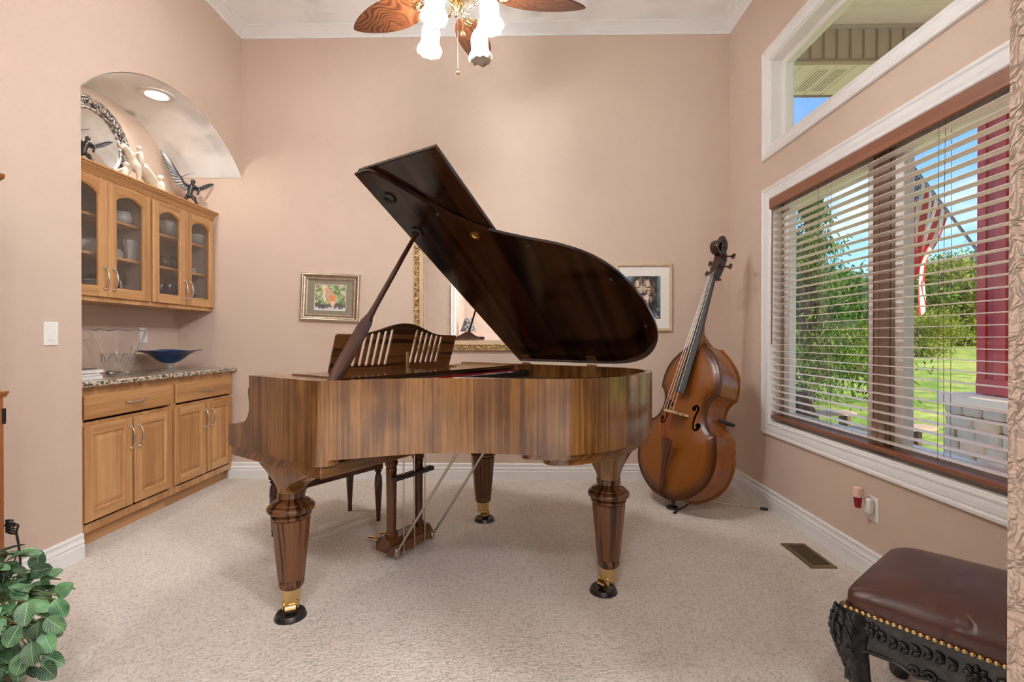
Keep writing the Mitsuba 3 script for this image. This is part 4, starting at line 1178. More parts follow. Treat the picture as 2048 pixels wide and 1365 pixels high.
def plate(z0, arch, sgn, cut=None, rows=84, cols=33):
    """An arched plate: outline BODY, sgn +1 for the front."""
    t0 = np.concatenate([np.linspace(.0008, .02, 8), np.linspace(.03, .48, 26), np.linspace(.485, .53, 14), np.linspace(.54, .72, 14), np.linspace(.725, .78, 14), np.linspace(.79, 1.1145, 20)])
    G0, G1, UV = [], [], []
    ext = BODY.exterior
    for t in t0:
        ln = LineString([(-1, t), (1, t)]).intersection(BODY)
        w = ln.bounds[2] if not ln.is_empty else .01
        x = w * np.sin(np.linspace(-1, 1, cols) * math.pi / 2)
        row0, row1 = [], []
        for a in x:
            d = min(ext.distance(Point(a, t)), .16)
            k = d / .16
            h = arch * (1 - (1 - k) ** 2.2) - .006 * math.exp(-((d - .022) / .012) ** 2)
            row1.append([a, t, z0 + sgn * (h + .006)]); row0.append([a, t, z0 + sgn * h * .9])
        G0.append(row0); G1.append(row1)
    A, B = np.array(G1), np.array(G0)
    n, m = A.shape[:2]
    top_, bot_ = grid(A, flip=sgn < 0), grid(B, flip=sgn > 0)
    rim_ = list(A[0]) + [A[i, -1] for i in range(1, n - 1)] + list(A[-1][::-1]) + [A[i, 0] for i in range(n - 2, 0, -1)]
    rib_ = list(B[0]) + [B[i, -1] for i in range(1, n - 1)] + list(B[-1][::-1]) + [B[i, 0] for i in range(n - 2, 0, -1)]
    side = grid(np.array([rib_, rim_]), close_v=True, flip=sgn < 0)
    out = cat(top_, bot_, side); out.merge_vertices()
    trimesh.repair.fix_normals(out)
    return out


fh = LineString(bez([(.096, .648), (.108, .662), (.124, .655), (.128, .630), (.120, .600), (.117, .560), (.124, .515), (.142, .500), (.160, .510), (.160, .528)], 8))
fpg = fh.buffer(.0075).union(Point(.098, .640).buffer(.0155)).union(Point(.156, .532).buffer(.0185))
fpg = fpg.union(LineString([(.110, .585), (.130, .580)]).buffer(.0025))
front = plate(0, .028, 1)
try:
    cutm = None
    for sg in (1, -1):
        e = extrude(affinity.scale(fpg, sg, 1, origin=(0, 0)), .16, -.05)
        e.fix_normals()
        cutm = man(e) if cutm is None else cutm + man(e)
    fm = man(front)
    fr2 = unman(fm - cutm)
    if len(fr2.faces) > 1000: front = fr2
except Exception as ex_:
    pass
iBM = np.linalg.inv(BAM)


def bass_uv(v):
    q = v @ iBM[:3, :3].T + iBM[:3, 3]
    ext = BODY.exterior
    return np.array([[min(ext.distance(Point(a, b)), .2) / .2, a] for a, b, c in q])


BP('front', front, 'bass_front', smooth=38, uv=bass_uv, label='front with dark f-holes and a sunburst of brown and amber')
BP('back', plate(-.192, .012, -1), 'bass_rib', smooth=38, uv=lambda v: v[:, [0, 2]])
rx = np.array(RIBP.exterior.coords)[:-1]
dens = [RIBP.exterior.interpolate(i / 320, normalized=True).coords[0] for i in range(320)]
dens = [p for p in dens]
rb = grid(np.array([[[a, b, -.190 + (.03 * max(0, (b - .78) / .33) if True else 0)] for a, b in dens], [[a, b, .001] for a, b in dens]]), close_v=True)
BP('ribs', rb, 'bass_rib', smooth=30, uv=lambda v: np.stack([v[:, 2], v[:, 0] + v[:, 1]], 1))
BP('inside', extrude(RIBP.buffer(-.01), .002, -.06), 'dark_void')  # black sheet painted in for the darkness behind the f-holes
# neck, fingerboard, nut, pegbox and scroll
nk = loft([[(w * math.cos(a), t, z + d * math.sin(a)) for a in np.linspace(math.pi, 2 * math.pi, 13)] for t, w, z, d in ((1.05, .030, .045, .235), (1.10, .034, .042, .232), (1.13, .030, .044, .15), (1.18, .026, .042, .055), (1.25, .024, .040, .036), (1.45, .022, .032, .030), (1.60, .021, .026, .027))])
BP('neck', nk, 'bass_rib', smooth=40, uv=lambda v: v[:, [0, 2]])
fb = loft([[(w * x, t, z + c * (1 - x * x)) for x in np.linspace(-1, 1, 13)] + [(w * x, t, z - .012) for x in np.linspace(1, -1, 5)] for t, w, z, c in ((.725, .044, .098, .016), (.74, .044, .098, .016), (1.10, .034, .055, .013), (1.60, .0215, .032, .009))])
BP('fingerboard', fb, 'ebony', smooth=30)
BP('nut', cbox(-.022, .022, 1.60, 1.608, .022, .047, .003), 'ebony')
pb = loft([[(w * x, t + dt * y, z + d * y) for x, y in ((-1, -1), (1, -1), (1, 1), (-1, 1))] for t, w, z, d, dt in ((1.60, .023, .012, .030, 0), (1.66, .030, .004, .034, 0), (1.74, .028, -.010, .036, .0), (1.79, .024, -.006, .036, .006), (1.825, .020, .006, .030, .014))])
BP('pegbox', cat(pb, cbox(-.034, .034, 1.585, 1.60, -.035, .02, .006)), 'bass_dark', smooth=30)
sc_ = []
for sx, wd in ((0, .024),):
    th = np.linspace(0, 2.6 * math.pi, 70)
    r = .058 * (1 - th / (2.6 * math.pi)) ** .8 + .008
    pts = np.stack([np.zeros_like(th), 1.825 + r * np.cos(th + .2) , .045 + r * np.sin(th + math.pi + .2) * 1.0], 1)
    for i in range(len(th)): pass
    S_ = []
    for i, q in enumerate(pts):
        d = np.array([0, math.cos(th[i] + .2), math.sin(th[i] + math.pi + .2)])
        w = wd + .014 * (th[i] / th[-1])
        k = .022 * (1 - .62 * th[i] / th[-1])
        S_.append([q + np.array([w * x, 0, 0]) + d * k * y for x, y in ((-1, -.6), (-1, .6), (-.6, 1), (.6, 1), (1, .6), (1, -.6), (.6, -1), (-.6, -1))])
    sc_.append(loft(S_))
sc_.append(cyl([-.042, 1.825, .045], [.042, 1.825, .045], .014, 20))
BP('scroll', cat(*sc_), 'bass_dark', smooth=40, label='dark carved scroll')
for i, t in enumerate((1.645, 1.685, 1.725, 1.765)):
    sx = 1 if i % 2 else -1
    z = .0 - .004 * i
    BP('tuning_key', cat(cyl([sx * .03, t, z], [sx * .075, t, z - .01], .006, 10), loft([[(sx * (.075 + a * .03), t + h * math.cos(q), z - .012 + .004 * math.sin(q)) for q in np.linspace(0, 2 * np.pi, 12, endpoint=False)] for a, h in ((0, .008), (.3, .018), (.8, .022), (1, .012))]), cbox(sx * .028, sx * .036, t - .02, t + .02, z - .02, z + .02, .003)), 'bass_dark', smooth=40)
# bridge
bp_ = Polygon([(-.075, 0), (-.045, 0), (-.036, .02), (-.018, .034), (0, .038), (.018, .034), (.036, .02), (.045, 0), (.075, 0), (.072, .014), (.058, .03), (.060, .055), (.050, .075), (.055, .095), (.048, .12), (.030, .130), (0, .135), (-.030, .130), (-.048, .12), (-.055, .095), (-.050, .075), (-.060, .055), (-.058, .03), (-.072, .014)])
bp_ = bp_.difference(Polygon([(-.014, .062), (0, .055), (.014, .062), (.010, .085), (0, .092), (-.010, .085)])).difference(Point(.034, .085).buffer(.009)).difference(Point(-.034, .085).buffer(.009))
bm2 = tf(extrude(bp_, .016), frame([0, .590, .029], [1, 0, 0], [0, 0, 1], [0, -1, 0]))
BP('bridge', bm2, 'bridge_maple', label='pale maple bridge')
# tailpiece, strings, endpin
tpz = lambda t: .060 + (.112 - .060) * (t - .06) / .33
tl_ = loft([[(w * x, t, tpz(t) + .010 * (1 - x * x)) for x in np.linspace(-1, 1, 9)] + [(w * x, t, tpz(t) - .012) for x in (1, 0, -1)] for t, w in ((.055, .012), (.075, .020), (.10, .022), (.14, .017), (.22, .018), (.28, .024), (.34, .037), (.385, .042), (.40, .041))])
plastic('tail_wood', (.085, .028, .014), .12)
BP('tailpiece', tl_, 'tail_wood', smooth=35)
BP('tail_gut', tube(bez([(-.008, .065, .055), (-.010, .01, .02), (0, -.012, -.06), (.010, .01, .02), (.008, .065, .055)], 6), .003, 8), 'black_rubber')
metal('red_winding', (.35, .05, .05), .35)
for i, x in enumerate((-1.5, -.5, .5, 1.5)):
    a, b, c, d = (x * .017, .385, tpz(.385) + .012), (x * .027, .582, .166 - .004 * abs(x)), (x * .0105, 1.604, .0475), (x * .008, 1.66 + .03 * i, .01)
    BP('string', tube([b, c, d], .0016 + .0004 * (1.5 - x) / 3, 6), 'steel_string')
    BP('string', tube([a, b], .0017, 6), 'red_winding', label='string end wound in red below the bridge')
endp = (iBM @ np.array([*(BO + bt_ * -.06), 1]))[:3]
BP('endpin', cat(cyl([0, .0, -.095], [0, -.026, -.095], .016, 14), cyl([0, -.02, -.095], [0, -.041, -.095], .005, 10)), 'black_plastic', smooth=40)
# floor stand
bsd = thing('bass_stand', 'black folding stand with rubber hooks that carries the double bass', 'stand')
base = BO + BSC * (bt_ * .10 + bn_ * -.30); base[2] = .05
hub = np.array([BO[0] + .255, BO[1] + .125, .030])
hk = (BAM @ np.array([.0, .60, -.262, 1]))[:3]
part(bsd, 'post', tube([hub, hk], [.013, .011], 12), 'black_plastic', smooth=40)
for sx in (-1, 1):
    pts = [hk, (BAM @ np.array([sx * .15, .60, -.25, 1]))[:3], (BAM @ np.array([sx * .232, .602, -.235, 1]))[:3], (BAM @ np.array([sx * .217, .605, -.165, 1]))[:3], (BAM @ np.array([sx * .212, .605, -.105, 1]))[:3]]
    part(bsd, 'hook', tube(bez(pts, 5), .0105, 10), 'black_rubber', smooth=True, label='rubber hook in the waist of the bass')
part(bsd, 'hub', cyl(hub - [0, 0, .020], hub + [0, 0, .03], .016, 20), 'black_plastic', smooth=40)
for ft, nm in (((1.02, 3.225, .004), 0), ((1.675, 3.30, .006), 1), ((1.03, 3.70, .006), 2)):
    ft = np.array(ft)
    part(bsd, 'leg', tube([hub, ft + [0, 0, .006]], .0045, 10), 'chrome' if nm == 1 else 'black_plastic', smooth=40)
    part(bsd, 'foot', tube([ft + (hub - ft) * .10 + [0, 0, .003], ft + [0, 0, .003]], [.008, .010], 12), 'black_rubber', smooth=40)
ped = lathe([(0, .001), (.036, .001), (.040, .006), (.036, .014), (.022, .018), (0, .018)], 28, (BO[0] - bn_[0] * .095 - bt_[0] * .05, BO[1] - bn_[1] * .095 - bt_[1] * .05, 0))
solo('endpin_rest', ped, 'black_rubber', 'round black endpin rest under the double bass on the carpet', 'endpin rest', smooth=40)
# ------------------------------------------------------------------ pictures and the gilt mirror on the back wall
metal('silver_leaf', proc(lambda p, n, uv: mix((.40, .35, .28), (.70, .64, .54), fbm(p.x * 50, p.y * 9, p.z * 50, 3))), .3)
metal('gilt', proc(lambda p, n, uv: mix((.42, .29, .13), (.86, .70, .42), smoothstep(.3, .7, fbm(p.x * 80, p.y * 80, p.z * 80, 2)))), .32)
plastic('gilt_flat', (.60, .42, .24), .3)
plastic('pale_wood', proc(lambda p, n, uv: mix((.62, .46, .31), (.74, .58, .42), fbm(p.x * 60, 1.0, p.z * 60, 2))), .3)


def ell(x, y, cx, cy, rx, ry, rot_=0.0, soft=.25):
    c, s = math.cos(rot_), math.sin(rot_)
    a, b = ((x - cx) * c + (y - cy) * s) / rx, (-(x - cx) * s + (y - cy) * c) / ry
    return 1 - smoothstep(1 - soft, 1 + soft, dr.sqrt(a * a + b * b))


def f_photo(p, n, uv):
    # a tawny animal drinking at the edge of a pool
    x, y = uv.x, uv.y
    g = fbm(x * 14, y * 12, 1.0, 3)
    col = mix((.14, .22, .10), (.55, .62, .36), smoothstep(.25, .75, g))
    col = mix(col, mi.Color3f(.10, .11, .10), smoothstep(.40, .25, y + .1 * g) * .9)
    col = mix(col, mi.Color3f(.78, .78, .84), smoothstep(.14, .04, y + .12 * (noise(x * 20, 3.0, 1.0) - .5)) * .8)
    tan, lt = mi.Color3f(.62, .42, .28), mi.Color3f(.80, .66, .52)
    col = mix(col, lt, ell(x, y, .31, .86, .10, .13)); col = mix(col, tan, ell(x, y, .40, .72, .17, .15, -.7))
    col = mix(col, lt, ell(x, y, .30, .62, .04, .24)); col = mix(col, lt, ell(x, y, .33, .42, .035, .07))
    col = mix(col, tan, ell(x, y, .52, .55, .15, .15, -.8)); col = mix(col, mi.Color3f(.70, .40, .22), ell(x, y, .58, .42, .13, .20))
    col = mix(col, mi.Color3f(.72, .28, .09), ell(x, y, .57, .50, .08, .10)); col = mix(col, mi.Color3f(.86, .60, .42), ell(x, y, .58, .27, .07, .10))
    col = mix(col, mi.Color3f(.80, .55, .50), ell(x, y, .59, .16, .04, .04))
    return col * (.82 + .36 * noise(x * 60, y * 60, 2.0))


def f_lion(p, n, uv):
    # a lion's face, lit from the front, in loose strokes on dark blue-grey
    x, y = uv.x, uv.y
    st = fbm(x * 9 + 3 * y, y * 9, 1.0, 3)
    col = mix((.025, .040, .050), (.19, .27, .31), smoothstep(.45, .85, st))
    col = mix(col, mi.Color3f(.22, .34, .40), ell(x, y, .12, .95, .16, .12) + ell(x, y, .95, .80, .05, .5) * .6)
    mane = fbm(x * 26 + 4 * y, y * 7 - 6 * x, 4.0, 2)
    col = mix(col, mix((.020, .018, .018), (.26, .17, .10), smoothstep(.55, .80, mane)), ell(x, y, .48, .55, .44, .56))
    face = mix((.10, .075, .06), (.60, .44, .32), smoothstep(.30, .70, fbm(x * 18, y * 22, 7.0, 2)))
    col = mix(col, face, ell(x, y, .45, .66, .27, .26)); col = mix(col, face, ell(x, y, .48, .46, .15, .28))
    lt, dk = mi.Color3f(.78, .66, .55), mi.Color3f(.012, .012, .014)
    for cx in (.32, .62):
        col = mix(col, lt * .9, ell(x, y, cx, .80, .05, .10)); col = mix(col, lt, ell(x, y, cx, .70, .085, .022, .12 if cx < .5 else -.12))
        col = mix(col, dk, ell(x, y, cx, .725, .055, .020)); col = mix(col, mi.Color3f(.55, .33, .12), ell(x, y, cx, .727, .018, .016))
    col = mix(col, dk, ell(x, y, .48, .90, .025, .13) * .8)
    col = mix(col, lt * .8, ell(x, y, .44, .64, .022, .13)); col = mix(col, lt * .75, ell(x, y, .53, .64, .02, .13))
    col = mix(col, lt, ell(x, y, .41, .50, .075, .075)); col = mix(col, lt, ell(x, y, .59, .50, .075, .075))
    col = mix(col, dk, ell(x, y, .50, .575, .095, .028)); col = mix(col, dk * 3, ell(x, y, .50, .555, .050, .040)); col = mix(col, dk, ell(x, y, .50, .49, .008, .06)); col = mix(col, dk, ell(x, y, .50, .425, .10, .014))
    col = mix(col, lt * .8, ell(x, y, .50, .38, .06, .035))
    w = smoothstep(.46, .5, dr.abs(noise(x * 40, y * 10 + x * 22, 9.0) - .0)) * ell(x, y, .58, .46, .18, .10)
    col = mix(col, mi.Color3f(.80, .72, .64), w * .35)
    # the painter's mark low on the right
    for a, b, c_, d, rr in ((.84, .045, .035, .040, .9), (.88, .085, .008, .055, .3), (.92, .060, .028, .030, .8), (.95, .085, .007, .040, -.4)):
        e_ = ell(x, y, a, b, c_, d, rr, .3) - ell(x, y, a, b + .012, c_ * .7, d * .85, rr, .3)
        col = mix(col, mi.Color3f(.75, .75, .74), dr.clip(e_, 0, 1) * .9)
    return col


plastic('photo_print', proc(f_photo), .2)
plastic('lion_print', proc(f_lion), .25)
diffuse('mat_olive', proc(lambda p, n, uv: mix((.22, .195, .145), (.30, .27, .21), noise(p.x * 160, 1.0, p.z * 160))))
diffuse('mat_white', (.80, .78, .74))


def wallpic(cx, cz, tilt, M_off=.0):
    c, s = math.cos(tilt), math.sin(tilt)
    return frame([cx, YB - .002, cz], [c, 0, s], [-s, 0, c], [0, -1, 0])


def uvbox(w, h): return np.array([[0, 0], [1, 0], [1, 1], [0, 1]], float)


def sheet(w, h, z): return trimesh.Trimesh([[-w / 2, -h / 2, z], [w / 2, -h / 2, z], [w / 2, h / 2, z], [-w / 2, h / 2, z]], [[0, 1, 2], [0, 2, 3]], process=False)


p1 = thing('framed_picture', 'small silver-framed animal photograph on the back wall', 'picture')
M1 = wallpic(-1.579, 1.507, -.044)
part(p1, 'frame', tf(ring_frame(.490, .396, [(0, 0), (0, .018), (.005, .026), (.013, .029), (.020, .025), (.024, .018), (.036, .013), (.044, .014), (.048, .018), (.054, .016), (.060, .010), (.060, .0)]), M1), 'silver_leaf')
mo = Polygon([(-.2, -.15), (.2, -.15), (.2, .15), (-.2, .15)], [[(-.127, -.104), (.127, -.104), (.127, .104), (-.127, .104)]])
part(p1, 'mat', tf(extrude(mo, .002, .006), M1), 'mat_olive')
part(p1, 'mat_edge', tf(ring_frame(.262, .216, [(0, .0079), (.004, .0079), (.004, .0085), (0, .0085)]), M1), 'mat_white')
part(p1, 'print', tf(sheet(.258, .212, .0055), M1), 'photo_print', uv=uvbox(1, 1))
p2 = thing('framed_picture', 'lion portrait in a pale wood frame beside the double bass', 'picture')
M2 = wallpic(1.010, 1.505, 0)
part(p2, 'frame', tf(ring_frame(.462, .556, [(0, 0), (0, .020), (.004, .024), (.020, .024), (.024, .020), (.024, 0)]), M2), 'pale_wood')
mo = Polygon([(-.21, -.256), (.21, -.256), (.21, .256), (-.21, .256)], [[(-.138, -.177), (.138, -.177), (.138, .174), (-.138, .174)]])
part(p2, 'mat', tf(extrude(mo, .002, .006), M2), 'mat_white')
part(p2, 'print', tf(sheet(.28, .356, .0055), M2), 'lion_print', uv=uvbox(1, 1))
gm = thing('gilt_mirror', 'large mirror in an ornate gilt frame hanging behind the piano lid', 'mirror')
gx0, gx1, gz0, gz1 = -.881, .377, 1.068, 1.946
MG = wallpic((gx0 + gx1) / 2, (gz0 + gz1) / 2, 0)
gw, gh = gx1 - gx0, gz1 - gz0
part(gm, 'glass', tf(extrude(sbox(-gw / 2 + .08, -gh / 2 + .08, gw / 2 - .08, gh / 2 - .08), .003, .008), MG), 'mirror_glass')
part(gm, 'frame', tf(ring_frame(gw, gh, [(0, 0), (0, .022), (.004, .030), (.010, .030), (.016, .024), (.040, .024), (.046, .030), (.050, .030)] + [(.050, 0)]), MG), 'gilt')
part(gm, 'inner_frame', tf(ring_frame(gw - .098, gh - .098, [(0, 0), (0, .026), (.022, .020), (.030, .018), (.032, .012), (.036, .012), (.036, 0)]), MG), 'gilt_flat', label='plain tan inner moulding')
part(gm, 'fillet', tf(ring_frame(gw - .160, gh - .160, [(0, .008), (0, .0125), (.006, .0125), (.008, .009)]), MG), 'silver')
leaf = tube(bez([(-.020, -.008, .020), (-.008, .010, .030), (.006, .008, .032), (.008, -.002, .031), (.0, -.004, .030), (.004, -.010, .026), (.022, .002, .022)], 3), .0042, 5)
leafd = {}
for side in range(4):
    L_ = gw if side % 2 == 0 else gh
    n_ = int(L_ / .043)
    for i in range(n_):
        a = -L_ / 2 + L_ * (i + .5) / n_
        fl_ = 1 if i % 2 else -1
        q = {0: frame([a, -gh / 2 + .028, 0], [1, 0, 0], [0, fl_, 0], [0, 0, 1]), 1: frame([gw / 2 - .028, a, 0], [0, 1, 0], [fl_, 0, 0], [0, 0, 1]), 2: frame([a, gh / 2 - .028, 0], [1, 0, 0], [0, fl_, 0], [0, 0, 1]), 3: frame([-gw / 2 + .028, a, 0], [0, 1, 0], [fl_, 0, 0], [0, 0, 1])}[side]
        if not leafd: leafd['d'] = make(leaf, 'gilt', smooth=True)
        put(gm, 'leaf_scroll', leafd['d'], MG @ q)

# ------------------------------------------------------------------ ceiling fan
fan = thing('ceiling_fan', 'ceiling fan with leaf-shaped dark wood blades and four frosted glass lamps', 'ceiling fan')
FC = np.array([-.314, 2.37]); FZ = 2.862


def f_burl(p, n, uv):
    w = fbm(uv.x * 9, uv.y * 5, 1.0, 3)
    a = .5 + .5 * dr.sin(w * 90 + uv.x * 150)
    b = fbm(uv.x * 160, uv.y * 14, 4.0, 2)
    return mix((.020, .0065, .003), (.115, .037, .014), a * .65 + .35 * b)


plastic('fan_wood', proc(f_burl), .1)
o3 = lambda z: (FC[0], FC[1], z)
part(fan, 'downrod', cyl(o3(3.08), o3(ZC - .06), .0125, 16), 'polished_brass', smooth=40)
part(fan, 'canopy', lathe([(.015, ZC - .085), (.05, ZC - .075), (.068, ZC - .03), (.070, ZC - .001), (0, ZC - .001)], 32, o3(0)), 'polished_brass', smooth=40)
part(fan, 'motor', lathe([(0, 2.868), (.07, 2.868), (.10, 2.882), (.115, 2.91), (.118, 2.96), (.11, 3.0), (.08, 3.03), (.04, 3.05), (.022, 3.09), (0, 3.09)], 40, o3(0)), 'polished_brass', smooth=40)
for k in range(5):
    th = math.radians(83.2 + 72 * k)
    R_ = frame([FC[0], FC[1], FZ], [math.cos(th), math.sin(th), 0], [-math.sin(th), math.cos(th), 0], [0, 0, 1]) @ rot([1, 0, 0], 11)
    r = np.linspace(.20, .66, 30); s = (r - .20) / .46
    w = .088 * np.sin(np.pi * np.clip(s, 0, 1) ** .80) ** .62 + .012 * (1 - s)
    w[-1] = .004
    pg = Polygon(list(zip(r, w)) + list(zip(r[::-1], -w[::-1]))).buffer(-.004).buffer(.004)
    bl_ = cat(extrude(pg, .004, .001), extrude(pg.buffer(-.003), .006, 0))
    part(fan, 'blade', tf(bl_, R_), 'fan_wood', grain=R_[:3, 0], label='leaf-shaped blade of figured brown wood')
    arm = tube(bez([(.10, 0, .01), (.15, 0, -.012), (.20, 0, -.006), (.235, 0, -.003)], 5), .009, 8)
    med = lathe([(0, -.010), (.018, -.010), (.028, -.006), (.032, -.001), (0, -.001)], 24, (.232, 0, 0))
    med.vertices[:, 1] *= .8
    scr = [tube(bez([(.232 + .022 * math.cos(q), .018 * math.sin(q), -.009), (.232 + .010 * math.cos(q + .6), .008 * math.sin(q + .6), -.014), (.232, 0, -.011)], 4), .003, 6) for q in np.linspace(0, 2 * np.pi, 7)[:-1]]
    part(fan, 'blade_bracket', tf(cat(arm, med, *scr), R_), 'polished_brass', smooth=40)
part(fan, 'light_hub', lathe([(0, 2.742), (.010, 2.743), (.014, 2.752), (.010, 2.760), (.022, 2.772), (.030, 2.795), (.024, 2.815), (.045, 2.83), (.06, 2.85), (.06, 2.868), (0, 2.868)], 32, o3(0)), 'polished_brass', smooth=35)
plastic('frosted_glass', (.82, .74, .66), .2)
SH = [(.026, .150), (.030, .142), (.040, .128), (.0465, .105), (.046, .080), (.0455, .058), (.050, .042), (.060, .026), (.0635, .014), (.060, .004), (.052, -.002)]
for k in range(4):
    th = math.radians(60 + 90 * k)
    c, s = math.cos(th), math.sin(th)
    A_ = np.array([FC[0] + .012, FC[1], 0]); D_ = np.array([c, s, 0])
    tip = A_ + D_ * .172 + [0, 0, 2.772]
    part(fan, 'lamp_arm', cat(tube(bez([A_ + D_ * .02 + [0, 0, 2.80], A_ + D_ * .06 + [0, 0, 2.765], A_ + D_ * .11 + [0, 0, 2.775], A_ + D_ * .14 + [0, 0, 2.805], A_ + D_ * .168 + [0, 0, 2.80], tip], 5), .0055, 8),
                              tube(bez([A_ + D_ * .05 + [0, 0, 2.79], A_ + D_ * .09 + [0, 0, 2.81], A_ + D_ * .10 + [0, 0, 2.785], A_ + D_ * .085 + [0, 0, 2.785]], 5), .0035, 6),
                              lathe([(0, 2.752), (.026, 2.755), (.029, 2.765), (.020, 2.78), (.012, 2.79), (0, 2.79)], 20, (tip[0], tip[1], 0))), 'polished_brass', smooth=40)
    lit = k != 0
    pts = SH[::-1]
    m = lathe(pts, 48, closed=False)
    v = m.vertices; a = np.arctan2(v[:, 1], v[:, 0]); low = np.clip((.05 - v[:, 2]) / .05, 0, 1); v[:, :2] *= (1 + .035 * low * np.cos(8 * a))[:, None]; v[:, 2] -= .004 * low * np.cos(8 * a); m.vertices = v
    if not lit:
        inner = m.copy(); inner.vertices[:, :2] *= .95; inner.faces = inner.faces[:, ::-1]
    else:
        base = lathe([(0, .002), (.03, .0), (.052, -.002)], 48, closed=False); m = cat(m, base)
    Mt = frame(tip + [0, 0, -.152], [1, 0, 0], [0, 1, 0], [0, 0, 1]) @ rot(np.cross([0, 0, 1], D_), -6, (0, 0, .15))
    if lit:
        part(fan, 'lamp_shade', tf(m, Mt), 'frosted_glass', smooth=True, emit=[LAMP_FAN * q for q in (1, 1, 1)], label='frosted glass bell shade, lit')
    else:
        part(fan, 'lamp_shade', tf(m, Mt), 'frosted_glass', smooth=True, label='frosted glass bell shade, unlit')
        part(fan, 'bulb', tf(sphere((0, 0, .06), .026, 3, (1, 1, 1.25)), Mt), 'white_gloss', smooth=True)
ch0 = np.array([FC[0] + .008, FC[1], 0])
part(fan, 'pull_chain', tube([ch0 + [0, 0, 2.742], ch0 + [0, 0, 2.475]], .0018, 6), 'polished_brass')
part(fan, 'chain_ball', sphere(ch0 + [0, 0, 2.468], .0095, 2), 'polished_brass', smooth=True)
ch1 = np.array([FC[0] + .035, FC[1] - .02, 0])
part(fan, 'pull_chain', tube([ch1 + [0, 0, 2.83], ch1 + [0, 0, 2.655]], .0018, 6), 'polished_brass')
part(fan, 'chain_ball', lathe([(0, 2.634), (.008, 2.636), (.013, 2.645), (.010, 2.653), (.004, 2.658), (0, 2.658)], 20, ch1), 'polished_brass', smooth=40)
# ------------------------------------------------------------------ window blind
bl = thing('window_blind', 'brown wooden slatted blind in the lower window, slats open', 'blind')
BX0, BX1 = XR + .006, XR + .056
bz1 = 2.062
part(bl, 'valance', cat(cbox(XR - .012, XR + .004, WY0 + .014, WY1 - .014, 2.050, 2.119, .004)), 'blind_wood', grain=[0, 1, 0])
part(bl, 'headrail', cbox(XR + .006, XR + .056, WY0 + .016, WY1 - .016, 2.075, 2.116, .002), 'blind_wood', grain=[0, 1, 0])
sl = None
NSL = 31
for i in range(NSL):
    z = 2.030 - i * .0452
    if sl is None:
        pr_ = [(x, .0008 * (1 - ((x) / .025) ** 2) + (.0011 if s > 0 else -.0011)) for s in (1, -1) for x in (np.linspace(-.025, .025, 7) * (-s))]
        m_ = tf(extrude(Polygon(pr_), WY1 - WY0 - .034), frame([0, WY0 + .017, 0], [1, 0, 0], [0, 0, 1], [0, 1, 0]))
        sl = make(m_, 'blind_slat', smooth=40)
    put(bl, 'slat', sl, frame([(BX0 + BX1) / 2, 0, z], [1, 0, 0], [0, 1, 0], [0, 0, 1]))
part(bl, 'bottom_rail', cbox(BX0 - .004, BX1, WY0 + .016, WY1 - .016, 2.030 - NSL * .0452 - .006, 2.030 - NSL * .0452 + .016, .003), 'blind_wood', grain=[0, 1, 0])
plastic('cord_brown', (.16, .075, .045), .4)
for y in (3.22, 2.82, 2.42, 2.02, 1.66):
    part(bl, 'ladder_cord', cat(*[tube([[x, y + d, 2.08], [x, y + d, .632]], .0009, 5) for x, d in ((BX0 - .001, .0), (BX1 + .001, 0))]), 'cord_brown')
for y in (2.05, 2.78):
    part(bl, 'lift_cord', tube([[BX0 + .025, y - .03, 2.08], [BX0 + .02, y - .03, 1.3], [BX0 + .025, y - .03, .632]], .0010, 5), 'cord_brown')
part(bl, 'wand', cat(tube([[XR - .016, 3.29, 2.055], [XR - .017, 3.292, 1.80], [XR - .018, 3.295, 1.135]], .0042, 8), sphere((XR - .018, 3.295, 1.132), .0055, 1)), 'blind_wood', grain=[0, 0, 1], label='thin wooden tilt wand')

# ------------------------------------------------------------------ floor vent
vt = thing('floor_vent', 'bronze slotted floor vent set in the carpet below the window', 'vent')
metal('bronze', (.27, .215, .13), .38)
vx0, vx1, vy0, vy1 = 1.472, 1.607, 2.470, 2.760
part(vt, 'frame', tf(ring_frame(vx1 - vx0, vy1 - vy0, [(0, 0), (.002, .006), (.006, .008), (.020, .008), (.022, .005), (.022, 0)]), frame([(vx0 + vx1) / 2, (vy0 + vy1) / 2, .001], [1, 0, 0], [0, 1, 0], [0, 0, 1])), 'bronze')
part(vt, 'shade_sheet', box(vx0 + .02, vx1 - .02, vy0 + .02, vy1 - .02, .0006, .0012), 'dark_void', label='black sheet painted as the shade under the slats')  # flat black sheet stands in for the shade below the slats
n_ = 19
lv = cbox(vx0 + .020, vx1 - .020, -.0028, .0028, .002, .0068, .0008)
lvd = make(lv, 'bronze')
for i in range(n_):
    put(vt, 'slat', lvd, frame([0, vy0 + .026 + (vy1 - vy0 - .052) * i / (n_ - 1), 0], [1, 0, 0], [0, 1, 0], [0, 0, 1]))

# ------------------------------------------------------------------ leather ottoman at the right edge
ot = thing('ottoman', 'dark red leather ottoman with brass nails and carved black legs', 'ottoman')
ol, ow = .545, .490
od = np.array([.630, -.777, 0]); od /= np.linalg.norm(od); oe = np.array([.777, .630, 0]); oe /= np.linalg.norm(oe)
oc = np.array([.932, 1.396, 0]) + od * ol / 2 + oe * ow / 2
OM = frame(oc, od, oe, [0, 0, 1])


def f_leather(p, n, uv):
    w = fbm(p.x * 9, p.y * 9, p.z * 9, 3)
    return mix((.050, .013, .009), (.095, .028, .018), w)


